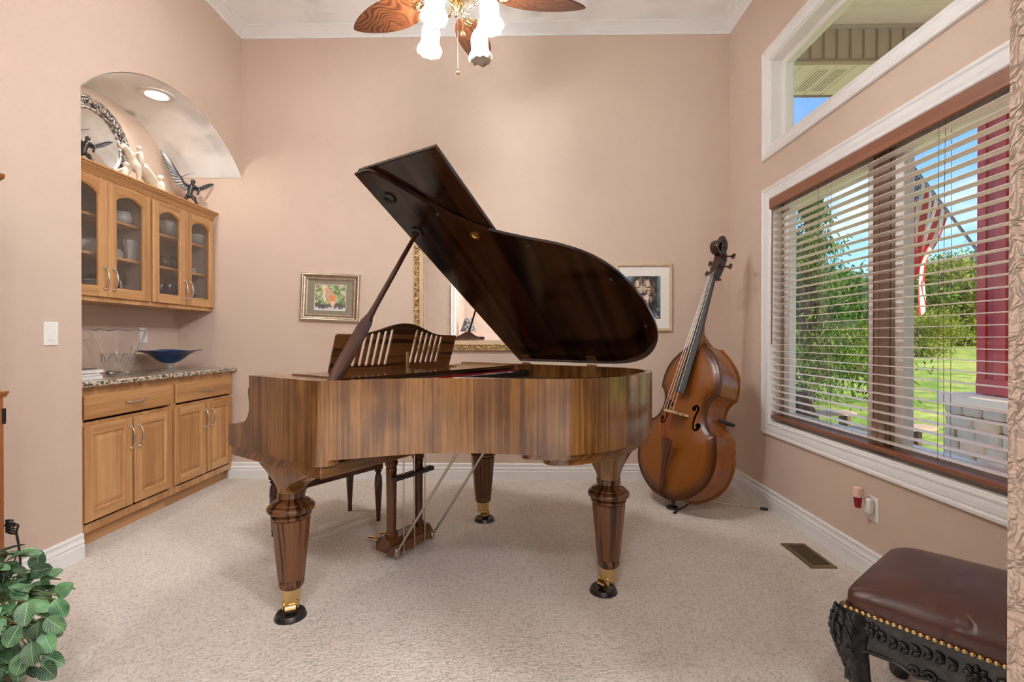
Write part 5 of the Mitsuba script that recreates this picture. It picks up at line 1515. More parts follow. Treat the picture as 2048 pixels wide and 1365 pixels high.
def f_leatherbump(p, n, uv):
    c1 = dr.abs(fbm(p.x * 7 + 2 * noise(p.x * 4, p.y * 4, 1), p.y * 7, p.z * 7, 3) - .5)
    return smoothstep(.0, .05, c1) * 1.0 + .15 * noise(p.x * 260, p.y * 260, p.z * 260) + .6 * fbm(p.x * 22, p.y * 22, 2.0, 2)


bump('leather', {'type': 'roughplastic', 'diffuse_reflectance': proc(f_leather), 'alpha': .2, 'int_ior': 1.6}, f_leatherbump, .0020, 1.5e-3)


def f_blackwood(p, n, uv): return mix((.006, .008, .010), (.030, .030, .030), smoothstep(.4, .8, fbm(p.x * 40, p.y * 40, p.z * 40, 2)))


plastic('black_lacquer', proc(f_blackwood), .10, 1.55)
S_ = []
def sup(hx, hy, nn, k=72):
    a = np.linspace(0, 2 * np.pi, k, endpoint=False)
    return np.stack([hx * np.sign(np.cos(a)) * np.abs(np.cos(a)) ** (2 / nn), hy * np.sign(np.sin(a)) * np.abs(np.sin(a)) ** (2 / nn)], 1)


for z, k, nn in ((.399, 1.012, 16), (.404, 1.024, 14), (.418, 1.036, 12), (.434, 1.034, 11), (.4455, 1.012, 9), (.454, .965, 8), (.462, .89, 6.5), (.471, .77, 5), (.479, .60, 4), (.485, .42, 3.4), (.489, .22, 3), (.490, .05, 2.5)):
    q = sup(ol / 2 * k, ow / 2 * k, nn)
    bow = .006 * np.cos(np.pi * q[:, 0] / ol) ** 2 if z > .45 else 0 * q[:, 0]
    S_.append(np.column_stack([q, np.full(len(q), z) + bow]))
seat = loft(S_)
seat.vertices[:, 2] += .004 * (meshkit.fbm(seat.vertices * [9, 9, 0], 3) - .5) * (seat.vertices[:, 2] > .44)
part(ot, 'seat', tf(seat, OM), 'leather', smooth=True, label='padded dark red leather seat')
nail = lathe([(.0065, 0), (.0055, .003), (.003, .0045), (0, .005)], 10, closed=False)
nd = make(nail, 'polished_brass', smooth=True)
for side in range(4):
    L_ = ol if side % 2 == 0 else ow
    k = int(L_ / .0138)
    if side in (1, 2): continue
    for i in range(k + 1):
        a = -L_ / 2 + L_ * i / k
        pos, nv, tv = {0: ((a, -ow / 2 - .0075, .4005), (0, -1, 0), (1, 0, 0)), 3: ((-ol / 2 - .0075, a, .4005), (-1, 0, 0), (0, 1, 0))}[side]
        nv, tv = np.array(nv, float), np.array(tv, float)
        put(ot, 'nail', nd, OM @ frame(pos, tv, np.cross(nv, tv), nv))
# carved aprons with a scalloped lower edge
for side in range(4):
    L_, W_ = (ol, ow) if side % 2 == 0 else (ow, ol)
    xs = np.linspace(-L_ / 2, L_ / 2, 61)
    u_ = np.abs(xs) / (L_ / 2)
    lo = .300 - .022 * np.exp(-((u_ - .0) / .22) ** 2) - .018 * np.exp(-((u_ - .42) / .12) ** 2) + .008 * np.cos(u_ * math.pi) - .10 * np.clip((u_ - .82) / .18, 0, 1) ** 2
    pg = Polygon([(xs[0], .399)] + list(zip(xs, lo)) + [(xs[-1], .399)])
    m = extrude(pg, .024)
    B_ = {0: frame([0, -W_ / 2, 0], [1, 0, 0], [0, 0, 1], [0, -1, 0]), 1: frame([W_ / 2, 0, 0], [0, 1, 0], [0, 0, 1], [1, 0, 0]), 2: frame([0, W_ / 2, 0], [-1, 0, 0], [0, 0, 1], [0, 1, 0]), 3: frame([-W_ / 2, 0, 0], [0, -1, 0], [0, 0, 1], [-1, 0, 0])}[side]
    m.apply_translation([0, 0, -.020])
    ap = part(ot, 'apron', tf(tf(m, B_), OM), 'black_lacquer', label='carved black apron' if side == 0 else None)
    lip = tube(np.column_stack([xs[3:-3], lo[3:-3] + .004, np.full(55, .005)]), .0048, 6)
    part(ap, 'lower_moulding', tf(tf(lip, B_), OM), 'black_lacquer', smooth=True)
    if side in (0, 3):
        def flower(cx, cz, r):
            ms = [sphere((cx, cz, .010), r * .30, 2)]
            for q in np.linspace(0, 2 * np.pi, 9)[:-1]:
                b = sphere((0, 0, 0), 1, 2); b.vertices *= [r * .38, r * .26, r * .26]; b.apply_transform(rot([0, 0, 1], math.degrees(q))); b.apply_translation([cx + r * .62 * math.cos(q), cz + r * .62 * math.sin(q), .006]); ms.append(b)
            return cat(*ms)
        def lf(cx, cz, ang, s):
            b = loft([[(x, w * math.cos(q), .003 + h * math.sin(q)) for q in np.linspace(0, 2 * np.pi, 8, endpoint=False)] for x, w, h in ((0, .0015, .003), (.3 * s, .34 * s, .0085), (.65 * s, .28 * s, .009), (s, .01 * s, .002))])
            b.apply_transform(rot([0, 0, 1], ang)); b.apply_translation([cx, cz, .004]); return b
        part(ap, 'rosette', tf(tf(flower(0, .352, .026), B_), OM), 'black_lacquer', smooth=True)
        for s in (-1, 1):
            part(ap, 'rosette', tf(tf(flower(s * L_ * .385, .362, .022), B_), OM), 'black_lacquer', smooth=True)
            for i in range(7):
                x = s * (.034 + i * (L_ * .385 - .066) / 6.0)
                for t_ in (-1, 1):
                    part(ap, 'leaf_carving', tf(tf(lf(x, .354 + .006 * math.sin(i * 1.1), 90 - s * 90 + t_ * 38, .024), B_), OM), 'black_lacquer', smooth=True)
            for c_, r_ in ((.085, .015), (.118, .012)):
                sp = [(s * (c_ + r_ * (1 - q / 9) * math.cos(q)), .300 + r_ * (1 - q / 9) * math.sin(q), .007) for q in np.linspace(0, 7.5, 22)]
                part(ap, 'scroll_carving', tf(tf(tube(sp, .0042, 6), B_), OM), 'black_lacquer', smooth=True)
for sx in (-1, 1):
    for sy in (-1, 1):
        o = np.array([sx * (ol / 2 - .022), sy * (ow / 2 - .022), 0]); dg = np.array([sx, sy, 0]) / math.sqrt(2)
        secs = []
        for z, off, r in ((.3985, .004, .036), (.37, .012, .044), (.33, .020, .046), (.28, .016, .037), (.22, .002, .029), (.15, -.012, .024), (.09, -.012, .022), (.05, .002, .024), (.028, .016, .028), (.010, .020, .026), (.001, .018, .022)):
            c = o + dg * off
            secs.append([(c[0] + r * math.cos(a) * (1 + .10 * math.cos(4 * a)), c[1] + r * math.sin(a) * (1 + .10 * math.cos(4 * a)), z) for a in np.linspace(0, 2 * np.pi, 28, endpoint=False)])
        lg = part(ot, 'leg', tf(loft(secs), OM), 'black_lacquer', smooth=40, label='curved black cabriole leg')
        if sx < 0:
            for i, (z, r) in enumerate(((.385, .052), (.368, .055), (.350, .056), (.332, .055), (.312, .052), (.290, .047), (.266, .042), (.240, .037))):
                off = np.interp(z, [.22, .28, .33, .37, .399], [.002, .016, .022, .016, .010])
                c = o + dg * off
                for aa in (-1.05, -.52, 0, .52, 1.05):
                    th = math.atan2(dg[1], dg[0]) + aa * (1 if i % 2 else .8)
                    d = np.array([math.cos(th), math.sin(th), 0])
                    pos = c + d * (r - .008) + [0, 0, z]
                    b = sphere((0, 0, 0), 1, 1); b.vertices *= [.006, .0065, .013]
                    b.apply_transform(rot(d, 28 * (1 if aa >= 0 else -1) * (1 if aa else 0)) @ frame([0, 0, 0], d, np.cross([0, 0, 1], d), [0, 0, 1])); b.apply_translation(pos)
                    part(lg, 'leaf_carving', tf(b, OM), 'black_lacquer', smooth=True)

# ------------------------------------------------------------------ leafy plant at the lower left
def leaf_paint(k, w):
    def f(p, n, uv):
        return _leaf(p, uv, k, w)
    return f


def _leaf(p, uv, k, w):
    x, y = dr.abs(uv.x), uv.y
    mid = 1 - smoothstep(.015, .07, x)
    q = (y * 7.5 - x * 3.2)
    vein = 1 - smoothstep(.05, .17, dr.abs(q - dr.floor(q) - .5))
    m = fbm(p.x * 30, p.y * 30, p.z * 30, 2)
    col = mix((.020, .085, .040), (.115, .270, .105), smoothstep(.25, .75, m + .25 * (noise(p.x * 9, p.y * 9, p.z * 9) - .5)))
    return mix(col * k, mi.Color3f(.40, .55, .36), dr.clip((.6 * mid + .38 * vein) * w, 0, 1))


plastic('plant_leaf', proc(leaf_paint(.9, 1.0)), .28)
plastic('plant_leaf_dark', proc(leaf_paint(.42, .55)), .28)
plastic('plant_leaf_pale', proc(leaf_paint(1.5, .9)), .28)
plastic('plant_stem', (.10, .16, .05), .4)
plastic('wicker', (.16, .09, .04), .4)
pt = thing('potted_plant', 'leafy green plant with white-veined leaves on the carpet by the baseboard', 'plant')


def leafmesh():
    ns, nw = 12, 7
    P_, U_ = [], []
    for i in range(ns):
        s = i / (ns - 1)
        w = .37 * math.sin(math.pi * min(1, s ** .92)) ** .62 if 0 < s < 1 else .004
        for j in range(nw):
            t = j / (nw - 1) * 2 - 1
            P_.append([t * w, s, .10 * abs(t) * w / .36 - .16 * s * s + .010 * math.sin(s * 46) * abs(t)]); U_.append([t, s])
    return grid(np.array(P_).reshape(ns, nw, 3)), np.array(U_)


lm_, lu_ = leafmesh()
lfd = [make(lm_, m, smooth=True, uv=lu_) for m in ('plant_leaf', 'plant_leaf_dark', 'plant_leaf_pale')]
PCx = np.array([-1.715, 1.49, 0])
r2 = np.random.default_rng(11)
part(pt, 'basket', lathe([(0, .001), (.075, .001), (.09, .08), (.095, .12), (.10, .13), (.09, .13), (.085, .12), (0, .12)], 32, PCx), 'wicker', smooth=40)


def add_leaf(pos, dirv, nv, size):
    d = dirv / np.linalg.norm(dirv); n = nv - d * (nv @ d); n /= np.linalg.norm(n); x = np.cross(d, n)
    put(pt, 'leaf', lfd[int(r2.choice(3, p=[.4, .38, .22]))], frame(pos, x * size, d * size, n * size))


stems = []
for i in range(340):
    th = r2.uniform(0, 2 * np.pi); ph = r2.uniform(-1.2, 1.35)
    R_ = r2.uniform(.10, .175)
    d = np.array([math.cos(th) * math.cos(ph), math.sin(th) * math.cos(ph), math.sin(ph)])
    pos = PCx + [0, 0, .262] + d * R_ * [1.05, 1.05, 1.30]
    if pos[2] < .05 or pos[0] < XL + .1 or (pos[0] < -1.88): continue
    out = d * [1, 1, .25] + [0, 0, -.35] + r2.normal(0, .35, 3)
    nv = d * .6 + [0, 0, .7] + r2.normal(0, .25, 3)
    add_leaf(pos, out, nv, r2.uniform(.050, .078))
    if i % 4 == 0: stems.append(tube(bez([PCx + [0, 0, .12], PCx + [0, 0, .2] + d * R_ * .5, pos], 4), .0022, 5))
for px_, py_, dist, dz in ((73, 1128, 1.62, (-.1, .1, .9)), (125, 1190, 1.50, (.7, -.1, .5)), (118, 1230, 1.46, (.4, 0, -.8)), (80, 1150, 1.5, (.9, 0, .2)), (108, 1262, 1.42, (.6, .1, -.6)), (92, 1300, 1.40, (.5, -.2, -.7)), (60, 1325, 1.36, (.3, -.3, -.8)), (104, 1335, 1.40, (.8, 0, -.4)), (70, 1285, 1.40, (.1, -.3, -.9)), (36, 1345, 1.36, (-.2, -.3, -.8)), (92, 1356, 1.38, (.7, -.3, -.3)), (48, 1240, 1.36, (.2, -.4, -.7)), (20, 1290, 1.34, (-.3, -.3, -.8))):
    rx_ = bearing(px_) * dist; z_ = CAMH - (py_ - 678) / FOC * dist
    pos = np.array([rx_, dist, z_]); dd_ = np.array(dz, float)
    add_leaf(pos - dd_ * .04, dd_, np.array([.35, -.8, .3]), .066)
    stems.append(tube(bez([PCx + [0, 0, .12], (PCx + pos) / 2 + [0, 0, .17], pos - dd_ * .04], 4), .0022, 5))
for s_ in stems: part(pt, 'stem', s_, 'plant_stem', smooth=True)

# ------------------------------------------------------------------ tall wooden cabinet at the left edge, and its cord
def f_cherry(p, n, uv):
    return mix((.16, .050, .014), (.34, .125, .040), fbm(uv.x * 30, uv.y * 1.5, 1, 3))


plastic('cherry', proc(f_cherry), .14)
hu = thing('tall_cabinet', 'tall cherry wood cabinet cut off by the left edge of the view', 'cabinet')
hx, hy = -2.000, 1.838
def mould(x1, y0, y1, z0, prof):
    # prof: (outset, height) around the right and far sides
    return loft([[(XL + .03, y0 - o, z0 + h), (x1 + o, y0 - o, z0 + h), (x1 + o, y1 + o, z0 + h), (XL + .03, y1 + o, z0 + h)] for o, h in prof])
part(hu, 'lower_body', cbox(XL + .03, hx, 1.05, hy, .06, .945, .004), 'cherry', grain=[0, 0, 1])
part(hu, 'plinth', mould(hx, 1.05, hy, .001, [(.0, 0), (.02, 0), (.02, .05), (.004, .065), (0, .065)]), 'cherry', grain=[0, 1, 0])
part(hu, 'waist_moulding', mould(hx, 1.05, hy, .940, [(0, 0), (.004, .0), (.006, .010), (.009, .013), (.009, .022), (.003, .026), (0, .026)]), 'cherry', grain=[0, 1, 0])
part(hu, 'upper_body', cbox(XL + .03, hx - .030, 1.05, hy - .012, .965, 1.76, .004), 'cherry', grain=[0, 0, 1])
part(hu, 'crown', mould(hx - .03, 1.05, hy - .012, 1.745, [(0, 0), (.004, .004), (.008, .016), (.016, .034), (.022, .042), (.024, .052), (.024, .060), (0, .060)]), 'cherry', grain=[0, 1, 0])
for z in (.865, 1.06):
    part(hu, 'hinge', cbox(hx - .022, hx + (.004 if z < .9 else -.024), hy - .010, hy + .003, z - .03, z + .03, .001), 'black_plastic', label='small black hinge')
cd = bez([(XL + .06, 1.93, .36), (-2.09, 1.955, .40), (-2.085, 1.96, .36), (-2.08, 1.965, .30), (-2.075, 1.965, .22), (-2.09, 1.96, .12), (-2.06, 1.955, .06), (-2.05, 1.94, .012), (-2.02, 1.9, .008)], 6)
coil = []
for i, q in enumerate(np.linspace(0, 10 * np.pi, 80)):
    coil.append([-2.105 + .012 * math.cos(q), 1.955 + .012 * math.sin(q), .36 + .055 * i / 80 - .008 * math.sin(q)])
solo('power_cord', cat(tube(cd, .0042, 8), tube(coil, .0042, 7), cbox(XL + .004, XL + .07, 1.915, 1.945, .345, .375, .006)), 'black_rubber', 'black power cord hanging from the wall beside the tall cabinet', 'cord', smooth=40)
# ------------------------------------------------------------------ outdoors, seen through the windows
def f_lawn(p, n, uv):
    a = fbm(p.x * .35, p.y * .35, 1.0, 3)
    b = fbm(p.x * 3.0, p.y * 3.0, 2.0, 3)
    c = noise(p.x * 26, p.y * 26, 3.0)
    col = mix((.11, .21, .045), (.30, .36, .12), smoothstep(.3, .75, .5 * a + .5 * b))
    return col * (.72 + .5 * c)


diffuse('lawn', proc(f_lawn))
xs = np.concatenate([np.linspace(XO + .004, 12, 24), np.linspace(13, 150, 46)])
ys = np.concatenate([np.linspace(-60, -6, 16), np.linspace(-5, 20, 40), np.linspace(22, 160, 46)])
Xg, Yg = np.meshgrid(xs, ys, indexing='ij')
dist = np.hypot(Xg, Yg)
Zg = -.42 + 1.20 * np.clip((dist - 6) / 44, 0, 1) ** 1.1 + .9 * np.clip((dist - 50) / 60, 0, 1) + .10 * (meshkit.fbm(np.stack([Xg * .12, Yg * .12, 0 * Xg], -1), 3) - .5)
Zg[Xg < 5] = np.minimum(Zg[Xg < 5], -.36)
struct('lawn', grid(np.stack([Xg, Yg, Zg], -1), flip=False), 'lawn', smooth=True)
diffuse('concrete', proc(lambda p, n, uv: mix((.46, .45, .42), (.60, .58, .54), fbm(p.x * 8, p.y * 8, 1, 3))))
struct('porch_floor', box(XO + .001, 4.75, -2.5, 4.55, -.40, -.12), 'concrete')


def f_foliage(p, n, uv):
    return mix((.030, .085, .018), (.15, .27, .055), smoothstep(.2, .85, fbm(p.x * 1.3, p.y * 1.3, p.z * 1.3, 2) * .6 + .4 * cell_rand(dr.floor(uv.x * 1.0), 1, 2)))


def f_foliage2(p, n, uv):
    return mix((.11, .17, .022), (.33, .38, .085), smoothstep(.2, .85, fbm(p.x * 1.6, p.y * 1.6, p.z * 1.6, 2) * .6 + .4 * cell_rand(dr.floor(uv.x), 1, 2)))


scene['m_foliage'] = {'type': 'principledthin', 'base_color': proc(f_foliage), 'roughness': .5, 'diff_trans': .7, 'spec_trans': 0.0}
scene['m_foliage_yellow'] = {'type': 'principledthin', 'base_color': proc(f_foliage2), 'roughness': .5, 'diff_trans': .7, 'spec_trans': 0.0}
plastic('bark', (.10, .065, .04), .5)
rt = np.random.default_rng(5)


def leaves(c, n, size, droop=.4, asp=2.2):
    c = np.asarray(c); k = len(c)
    d = rt.normal(0, 1, (k, 3)); d[:, 2] -= droop * 2; d /= np.linalg.norm(d, axis=1, keepdims=True)
    w = np.cross(d, rt.normal(0, 1, (k, 3))); w /= np.linalg.norm(w, axis=1, keepdims=True)
    s = size * rt.uniform(.6, 1.3, (k, 1))
    V = np.stack([c, c + d * s * .5 + w * s * .5 / asp, c + d * s, c + d * s * .5 - w * s * .5 / asp], 1).reshape(-1, 3)
    i = np.arange(k)[:, None] * 4
    F = np.vstack([i + [0, 1, 2], i + [0, 2, 3]])
    uv = np.repeat(np.column_stack([np.arange(k) % 97 + .5, np.zeros(k)]), 4, 0)
    return trimesh.Trimesh(V, F, process=False), uv


def tree(name, label, base, h, crown, n, size, mat='foliage', group=None, droop=.4, low=.25, clumps=26, weep=0.0, asp=2.2, cone=False):
    """crown: radius. Leaves gather in clumps around limbs; the crown goes from low*h to h."""
    b = np.array(base, float)
    t = thing(name, label, 'tree' if 'tree' in name else 'shrub', group)
    cz0 = h * low
    limbs = []
    P_ = []
    for i in range(clumps):
        f = rt.uniform(0, 1); z = cz0 + (h - cz0) * f
        r = crown * math.sin(math.pi * min(.97, .18 + .80 * (1 - f) ** .8)) ** .8 * rt.uniform(.35, 1.0)
        if cone: f = f ** 1.25; z = cz0 + (h - cz0) * f; r = crown * (1 - f) ** .9 * rt.uniform(.2, 1.15)
        a = rt.uniform(0, 2 * np.pi)
        c = b + [r * math.cos(a), r * math.sin(a), z]
        limbs.append(tube([b + [0, 0, max(.15, z * .55)], (b + c) / 2 + [0, 0, z * .42], c], [h * .012, h * .008, h * .003], 5))
        k = n // clumps
        rad = crown * (.42 if not cone else .10 + .22 * (1 - f))
        q = rt.normal(0, 1, (k, 3)) * rad * [.62, .62, .45] + c
        if weep:
            q[:, 2] -= weep * rt.uniform(0, 1, k) ** 1.5 * (np.hypot(q[:, 0] - b[0], q[:, 1] - b[1]) / crown)
        q[:, 2] = np.maximum(q[:, 2], b[2] + .05)
        P_.append(q)
    m, uv = leaves(np.vstack(P_), n, size, droop, asp)
    part(t, 'trunk', cat(tube([b - [0, 0, .05], b + [0, 0, h * .4], b + [0, 0, h * .85]], [h * .03, h * .022, h * .006], 8)), 'bark', smooth=True)
    part(t, 'branches', cat(*limbs), 'bark')
    part(t, 'foliage', m, mat, uv=uv, kind='stuff')
    return t


def gz(x, y): 
    d = math.hypot(x, y)
    return -.42 + 1.20 * min(max((d - 6) / 44, 0), 1) ** 1.1 + .9 * min(max((d - 50) / 60, 0), 1)


def at(px, Y): return (bearing(px) * Y, Y)


x, y = at(1618, 11.0)
tree('weeping_tree', 'feathery green tree with drooping twigs close behind the left window pane', (x, y, gz(x, y)), 4.75, 1.55, 9500, .15, droop=1.0, low=.10, clumps=70, weep=.7, asp=3.6, cone=True)
spec = [(1560, 36, 5.4, 3.0, 'foliage', 'green tree behind the feathery tree, leftmost at the far edge of the lawn'), (1650, 47, 6.6, 3.6, 'foliage', 'large green tree behind the feathery tree at the far edge of the lawn'), (1722, 37, 5.2, 2.9, 'foliage', 'green tree between the feathery tree and the middle window post'),
        (1832, 34, 3.9, 2.3, 'foliage', 'dark green tree behind the hanging flag at the far edge of the lawn'), (1882, 42, 6.2, 3.4, 'foliage', 'tall dark green tree right of the flag at the far edge of the lawn'), (1925, 35, 5.9, 2.7, 'foliage_yellow', 'tall yellow-green tree just left of the red column'), (1965, 50, 8.4, 4.0, 'foliage', 'green tree behind the red column'), (2040, 40, 7.0, 3.6, 'foliage', 'green tree right of the red column at the lawn edge')]
for px, Y, h, cr, mt, lb in spec:
    x, y = at(px, Y)
    tree('tree', lb, (x, y, gz(x, y) - .05), h, cr, 9000, .34, mt, 'trees at the far edge of the lawn', low=.06, clumps=34)
for px, Y, h, lb in ((1836, 25, 2.4, 'yellow-green shrub on the lawn below the flag'), (1868, 28, 1.9, 'low yellow-green shrub right of the flag on the lawn'), (1728, 17, 1.7, 'yellow-green shrub beside the feathery tree, left of the middle window post')):
    x, y = at(px, Y)
    tree('shrub', lb, (x, y, gz(x, y) - .05), h, h * .62, 5000, .14, 'foliage_yellow', 'shrubs on the lawn', low=.05, clumps=18)

# porch: ceiling boards, end beam with battens, vented soffit beyond it
diffuse('soffit_vinyl', (.90, .84, .81))
diffuse('siding_taupe', (.46, .40, .35))
diffuse('siding_dark', (.24, .21, .185))
PBY = 4.0
labels['porch_ceiling'] = {'kind': 'structure'}; labels['porch_beam'] = {'kind': 'structure'}; labels['porch_soffit'] = {'kind': 'structure'}
scene['porch_ceiling'] = make(box(XO + .001, 4.9, -2.5, PBY, 3.738, 3.78), 'soffit_vinyl')
pdm = make(cbox(XO + .002, 4.9, .003, .108, 3.722, 3.738, .005), 'soffit_vinyl')
for i in range(58):
    put('porch_ceiling', 'panel', pdm, frame([0, PBY - .004 - .111 * (i + 1), 0], [1, 0, 0], [0, 1, 0], [0, 0, 1]))
scene['porch_beam'] = make(box(XO + .001, 4.9, PBY, PBY + .05, 3.43, 3.78), 'siding_taupe')
part('porch_beam', 'top_board', cbox(XO + .002, 4.9, PBY - .018, PBY, 3.690, 3.722, .002), 'siding_taupe')
part('porch_beam', 'bottom_board', cbox(XO + .002, 4.9, PBY - .014, PBY, 3.428, 3.446, .002), 'siding_dark')
bt = make(cbox(-.007, .007, PBY - .012, PBY, 3.446, 3.69, .002), 'siding_dark')
for i in range(27):
    put('porch_beam', 'batten', bt, frame([XO + .06 + i * .1075, 0, 0], [1, 0, 0], [0, 1, 0], [0, 0, 1]))
scene['porch_soffit'] = make(box(XO + .001, 4.9, PBY + .05, PBY + .57, 3.440, 3.46), 'soffit_vinyl')
sf = make(cbox(.003, .146, PBY + .052, PBY + .55, 3.428, 3.440, .005), 'soffit_vinyl')
for i in range(20):
    put('porch_soffit', 'panel', sf, frame([XO + .01 + i * .15, 0, 0], [1, 0, 0], [0, 1, 0], [0, 0, 1]))
sv = make(cat(*[box(.02 + .025 * a, .034 + .025 * a, PBY + .12 + .02 * b, PBY + .132 + .02 * b, 3.4272, 3.4276) for a in range(4) for b in range(18)]), 'siding_dark')
for i in (4, 5):
    put('porch_soffit', 'vent', sv, frame([XO + .01 + i * .15, 0, 0], [1, 0, 0], [0, 1, 0], [0, 0, 1]))
part('porch_soffit', 'fascia', cbox(XO + .001, 4.9, PBY + .55, PBY + .58, 3.42, 3.60, .004), 'siding_dark')
struct('unseen_roof', box(-4.9, 5.0, -5.5, PBY + .58, 4.06, 4.16), 'siding_dark')  # roof slab out of view, keeps the sun out of the rooms

# red column on a stone pier
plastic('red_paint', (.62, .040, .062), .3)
plastic('red_paint_shaded', (.48, .030, .055), .3)  # darker copy of the red, shade of the recesses put into colour
cl = thing('porch_column', 'red painted porch column with board trim on the stone pier', 'column')
cx, cy0, cy1 = 3.694, 3.58, 3.985
part(cl, 'shaft', box(cx + .012, cx + .40, cy0 + .012, cy1 - .012, 0.722, 3.72), 'red_paint_shaded')
for a, b in ((cy0, cy0 + .09), (cy0 + .17, cy0 + .26), (cy1 - .075, cy1)):
    part(cl, 'board', cbox(cx, cx + .013, a, b, 0.722, 3.72, .003), 'red_paint')
part(cl, 'base_board', cbox(cx - .004, cx + .013, cy0 - .002, cy1 + .002, 0.722, .845, .004), 'red_paint')
part(cl, 'base_board', cbox(cx - .004, cx + .40, cy0 - .006, cy0 + .012, 0.722, .845, .004), 'red_paint')
part(cl, 'board', cbox(cx, cx + .09, cy0 - .004, cy0 + .012, .845, 3.72, .003), 'red_paint')


def f_stone(p, n, uv): return mix((.44, .42, .40), (.66, .64, .62), fbm(p.x * 14, p.y * 14, p.z * 14, 3))
def f_stone2(p, n, uv): return mix((.55, .45, .35), (.74, .66, .56), fbm(p.x * 12, p.y * 12, p.z * 12, 3))
diffuse('stone_grey', proc(f_stone)); diffuse('stone_tan', proc(f_stone2))
diffuse('mortar', (.33, .31, .29))
pr2 = thing('stone_pier', 'stone pier of rough ledge stones below the red column', 'pier')
qx0, qx1, qy0, qy1, qz0, qz1 = 3.546, 4.25, 3.42, 4.10, -.40, .640
part(pr2, 'core', box(qx0 + .03, qx1, qy0 + .03, qy1 - .03, qz0, qz1), 'mortar')
part(pr2, 'cap', cbox(qx0 - .045, qx1 + .04, qy0 - .05, qy1 + .04, qz1, qz1 + .075, .012), 'soffit_vinyl', label='pale cap stone')
z = qz0
rs = np.random.default_rng(3)
while z < qz1 - .03:
    hh = min(rs.uniform(.075, .125), qz1 - z)
    for face in (0, 1):
        a0, a1 = (qy0, qy1) if face == 0 else (qx0 + .01, qx1)
        a = a0
        while a < a1 - .02:
            w_ = min(rs.uniform(.11, .26), a1 - a)
            if a1 - a - w_ < .06: w_ = a1 - a
            pr_ = rs.uniform(.0, .028)
            m = cbox(qx0 - pr_, qx0 + .05, a + .005, a + w_ - .005, z + .004, z + hh - .004, .014) if face == 0 else cbox(a + .005, a + w_ - .005, qy0 - pr_, qy0 + .05, z + .004, z + hh - .004, .014)
            m = m.subdivide(); m.vertices += .010 * (meshkit.noise(m.vertices * 17 + 3)[:, None] - .5)
            part(pr2, 'stone', m, 'stone_tan' if rs.random() < .3 else 'stone_grey')
            a += w_
    z += hh

# flag on a short pole that leans out from the column
fl2 = thing('flag', 'red and white striped flag hanging from a pole on the porch column', 'flag')
A0 = np.array([3.715, 3.99, 1.866]); A1 = np.array([3.85, 4.95, 3.045])
plastic('pole_metal', (.30, .32, .34), .25)
part(fl2, 'pole', cat(tube([A0, A1], .012, 12), sphere(A1, .022, 2)), 'pole_metal', smooth=True)
part(fl2, 'bracket', cbox(3.70, 3.76, 3.986, 4.01, 1.78, 1.92, .004), 'pole_metal')


def f_flag(p, n, uv):
    s = dr.floor(uv.x * 13)
    red = dr.select((s - 2 * dr.floor(s / 2)) < .5, 1.0, 0.0)
    col = mix((.78, .76, .76), (.55, .05, .055), red)
    can = smoothstep(.60, .605, uv.x) * (1 - smoothstep(.295, .30, uv.y))
    g1, g2 = uv.x * 20, uv.y * 28
    st = dr.sqrt(dr.square(g1 - dr.floor(g1) - .5) + dr.square(g2 - dr.floor(g2) - .5))
    blue = mix((.80, .80, .80), (.022, .045, .13), smoothstep(.22, .30, st))
    return mix(col, blue, can)


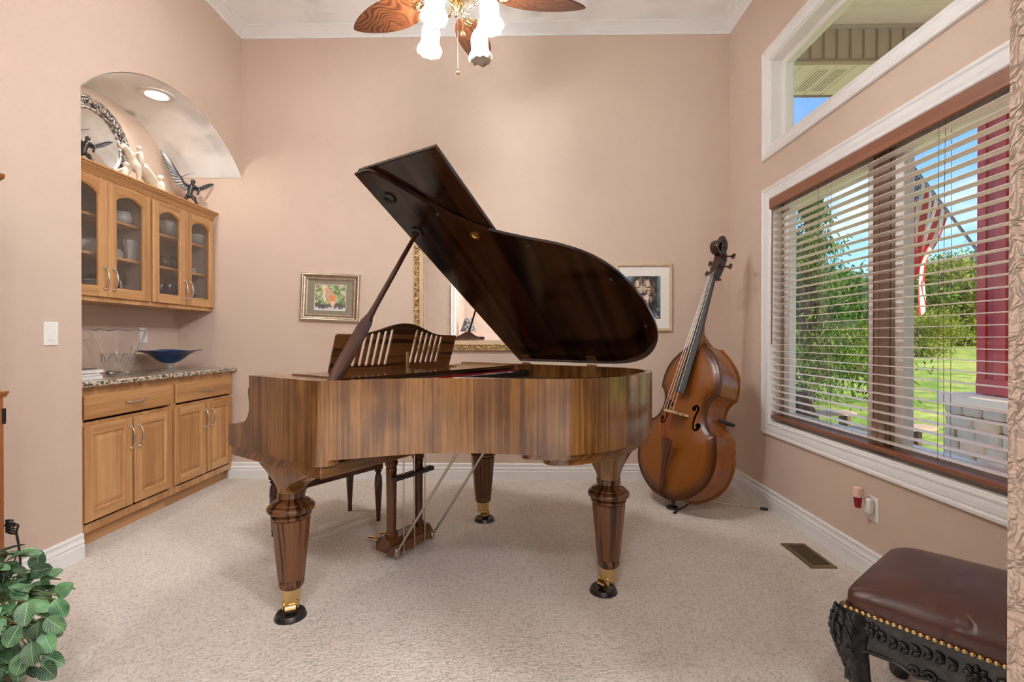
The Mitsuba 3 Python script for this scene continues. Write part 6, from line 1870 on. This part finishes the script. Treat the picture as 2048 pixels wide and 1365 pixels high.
scene['m_flag_cloth'] = {'type': 'principledthin', 'base_color': proc(f_flag), 'roughness': .7, 'diff_trans': .6, 'spec_trans': 0.0}
nu_, nv_ = 40, 46
P_, U_ = [], []
for i in range(nu_):
    a = i / (nu_ - 1)                       # along the hoist, 0 low on the pole .. 1 at its tip
    for j in range(nv_):
        b = j / (nv_ - 1)                   # along the fly
        hp = A0 + (A1 - A0) * (.34 + .64 * a)
        # the cloth falls from the pole and gathers as it goes down
        gather = 1 - .60 * min(1, b * 1.5)
        mid = A0 + (A1 - A0) * .80
        q = mid + (hp - mid) * gather
        fold = .045 * math.sin(a * 17 + 2 * b) * min(1, b * 3)
        fall = 1.62 * b - .50 * max(0, a - .5) * b * 0
        P_.append([q[0] + fold + .02 * math.sin(5 * b + a * 3), q[1] + fold * .5 + .06 * b * math.sin(2 + a * 5), (hp[2] - (hp[2] - mid[2]) * min(1, b * 1.6) * .75) - fall * (.72 + .28 * (1 - a) * 0 + .1 * math.sin(a * 7))])
        U_.append([a, b])
part(fl2, 'cloth', grid(np.array(P_).reshape(nu_, nv_, 3)), 'flag_cloth', smooth=True, uv=np.array(U_), label='striped cloth hanging in folds')

# slatted garden chairs on the porch
plastic('chair_brown', (.12, .075, .05), .35)
plastic('chair_tan', (.46, .36, .27), .35)
def garden_chair(label, x, y, yaw):
    c = thing('garden_chair', label, 'chair', 'slatted garden chairs on the porch')
    M = frame([x, y, -.12], [math.cos(yaw), math.sin(yaw), 0], [-math.sin(yaw), math.cos(yaw), 0], [0, 0, 1])
    G = lambda nm, m, mat='chair_brown': part(c, nm, tf(m, M), mat)
    bk = rot([0, 1, 0], -24, (-.22, 0, .30))
    for i in range(5):
        yy = -.22 + i * .11
        hgt = .70 + .09 * math.cos((i - 2) * .6)
        G('back_slat', tf(cbox(-.23, -.205, yy - .048, yy + .048, .24, .24 + hgt, .006), bk))
    for z_ in (.40, .80): G('back_rail', tf(cbox(-.255, -.23, -.27, .27, z_, z_ + .07, .005), bk))
    for i in range(6):
        xx = -.18 + i * .088
        G('seat_slat', tf(cbox(xx, xx + .078, -.25, .25, .30, .322, .005), rot([0, 1, 0], 9, (.3, 0, .36))))
    for s in (-1, 1):
        arm_pg = Polygon([(-.32, -.035), (-.1, -.05), (.34, -.075), (.40, -.06), (.42, 0), (.40, .06), (.34, .075), (-.1, .05), (-.32, .035)])
        G('arm', mv(extrude(arm_pg, .024), 0, s * .335, .655), 'chair_tan')
        G('front_leg', cbox(.29, .33, s * .30 - .045, s * .30 + .045, .001, .655, .005))
        G('side_rail', tf(cbox(-.52, .34, s * .27 - .013, s * .27 + .013, .22, .30, .005), rot([0, 1, 0], 9, (.3, 0, .36))))
        G('rear_post', cbox(-.33, -.29, s * .32 - .03, s * .32 + .03, .12, .655, .004))
    return c


garden_chair('brown slatted garden chair on the porch seen past the middle window post', 2.42, 3.70, .15)
garden_chair('brown slatted garden chair with pale arms on the porch before the stone pier', 2.52, 2.05, 1.571)
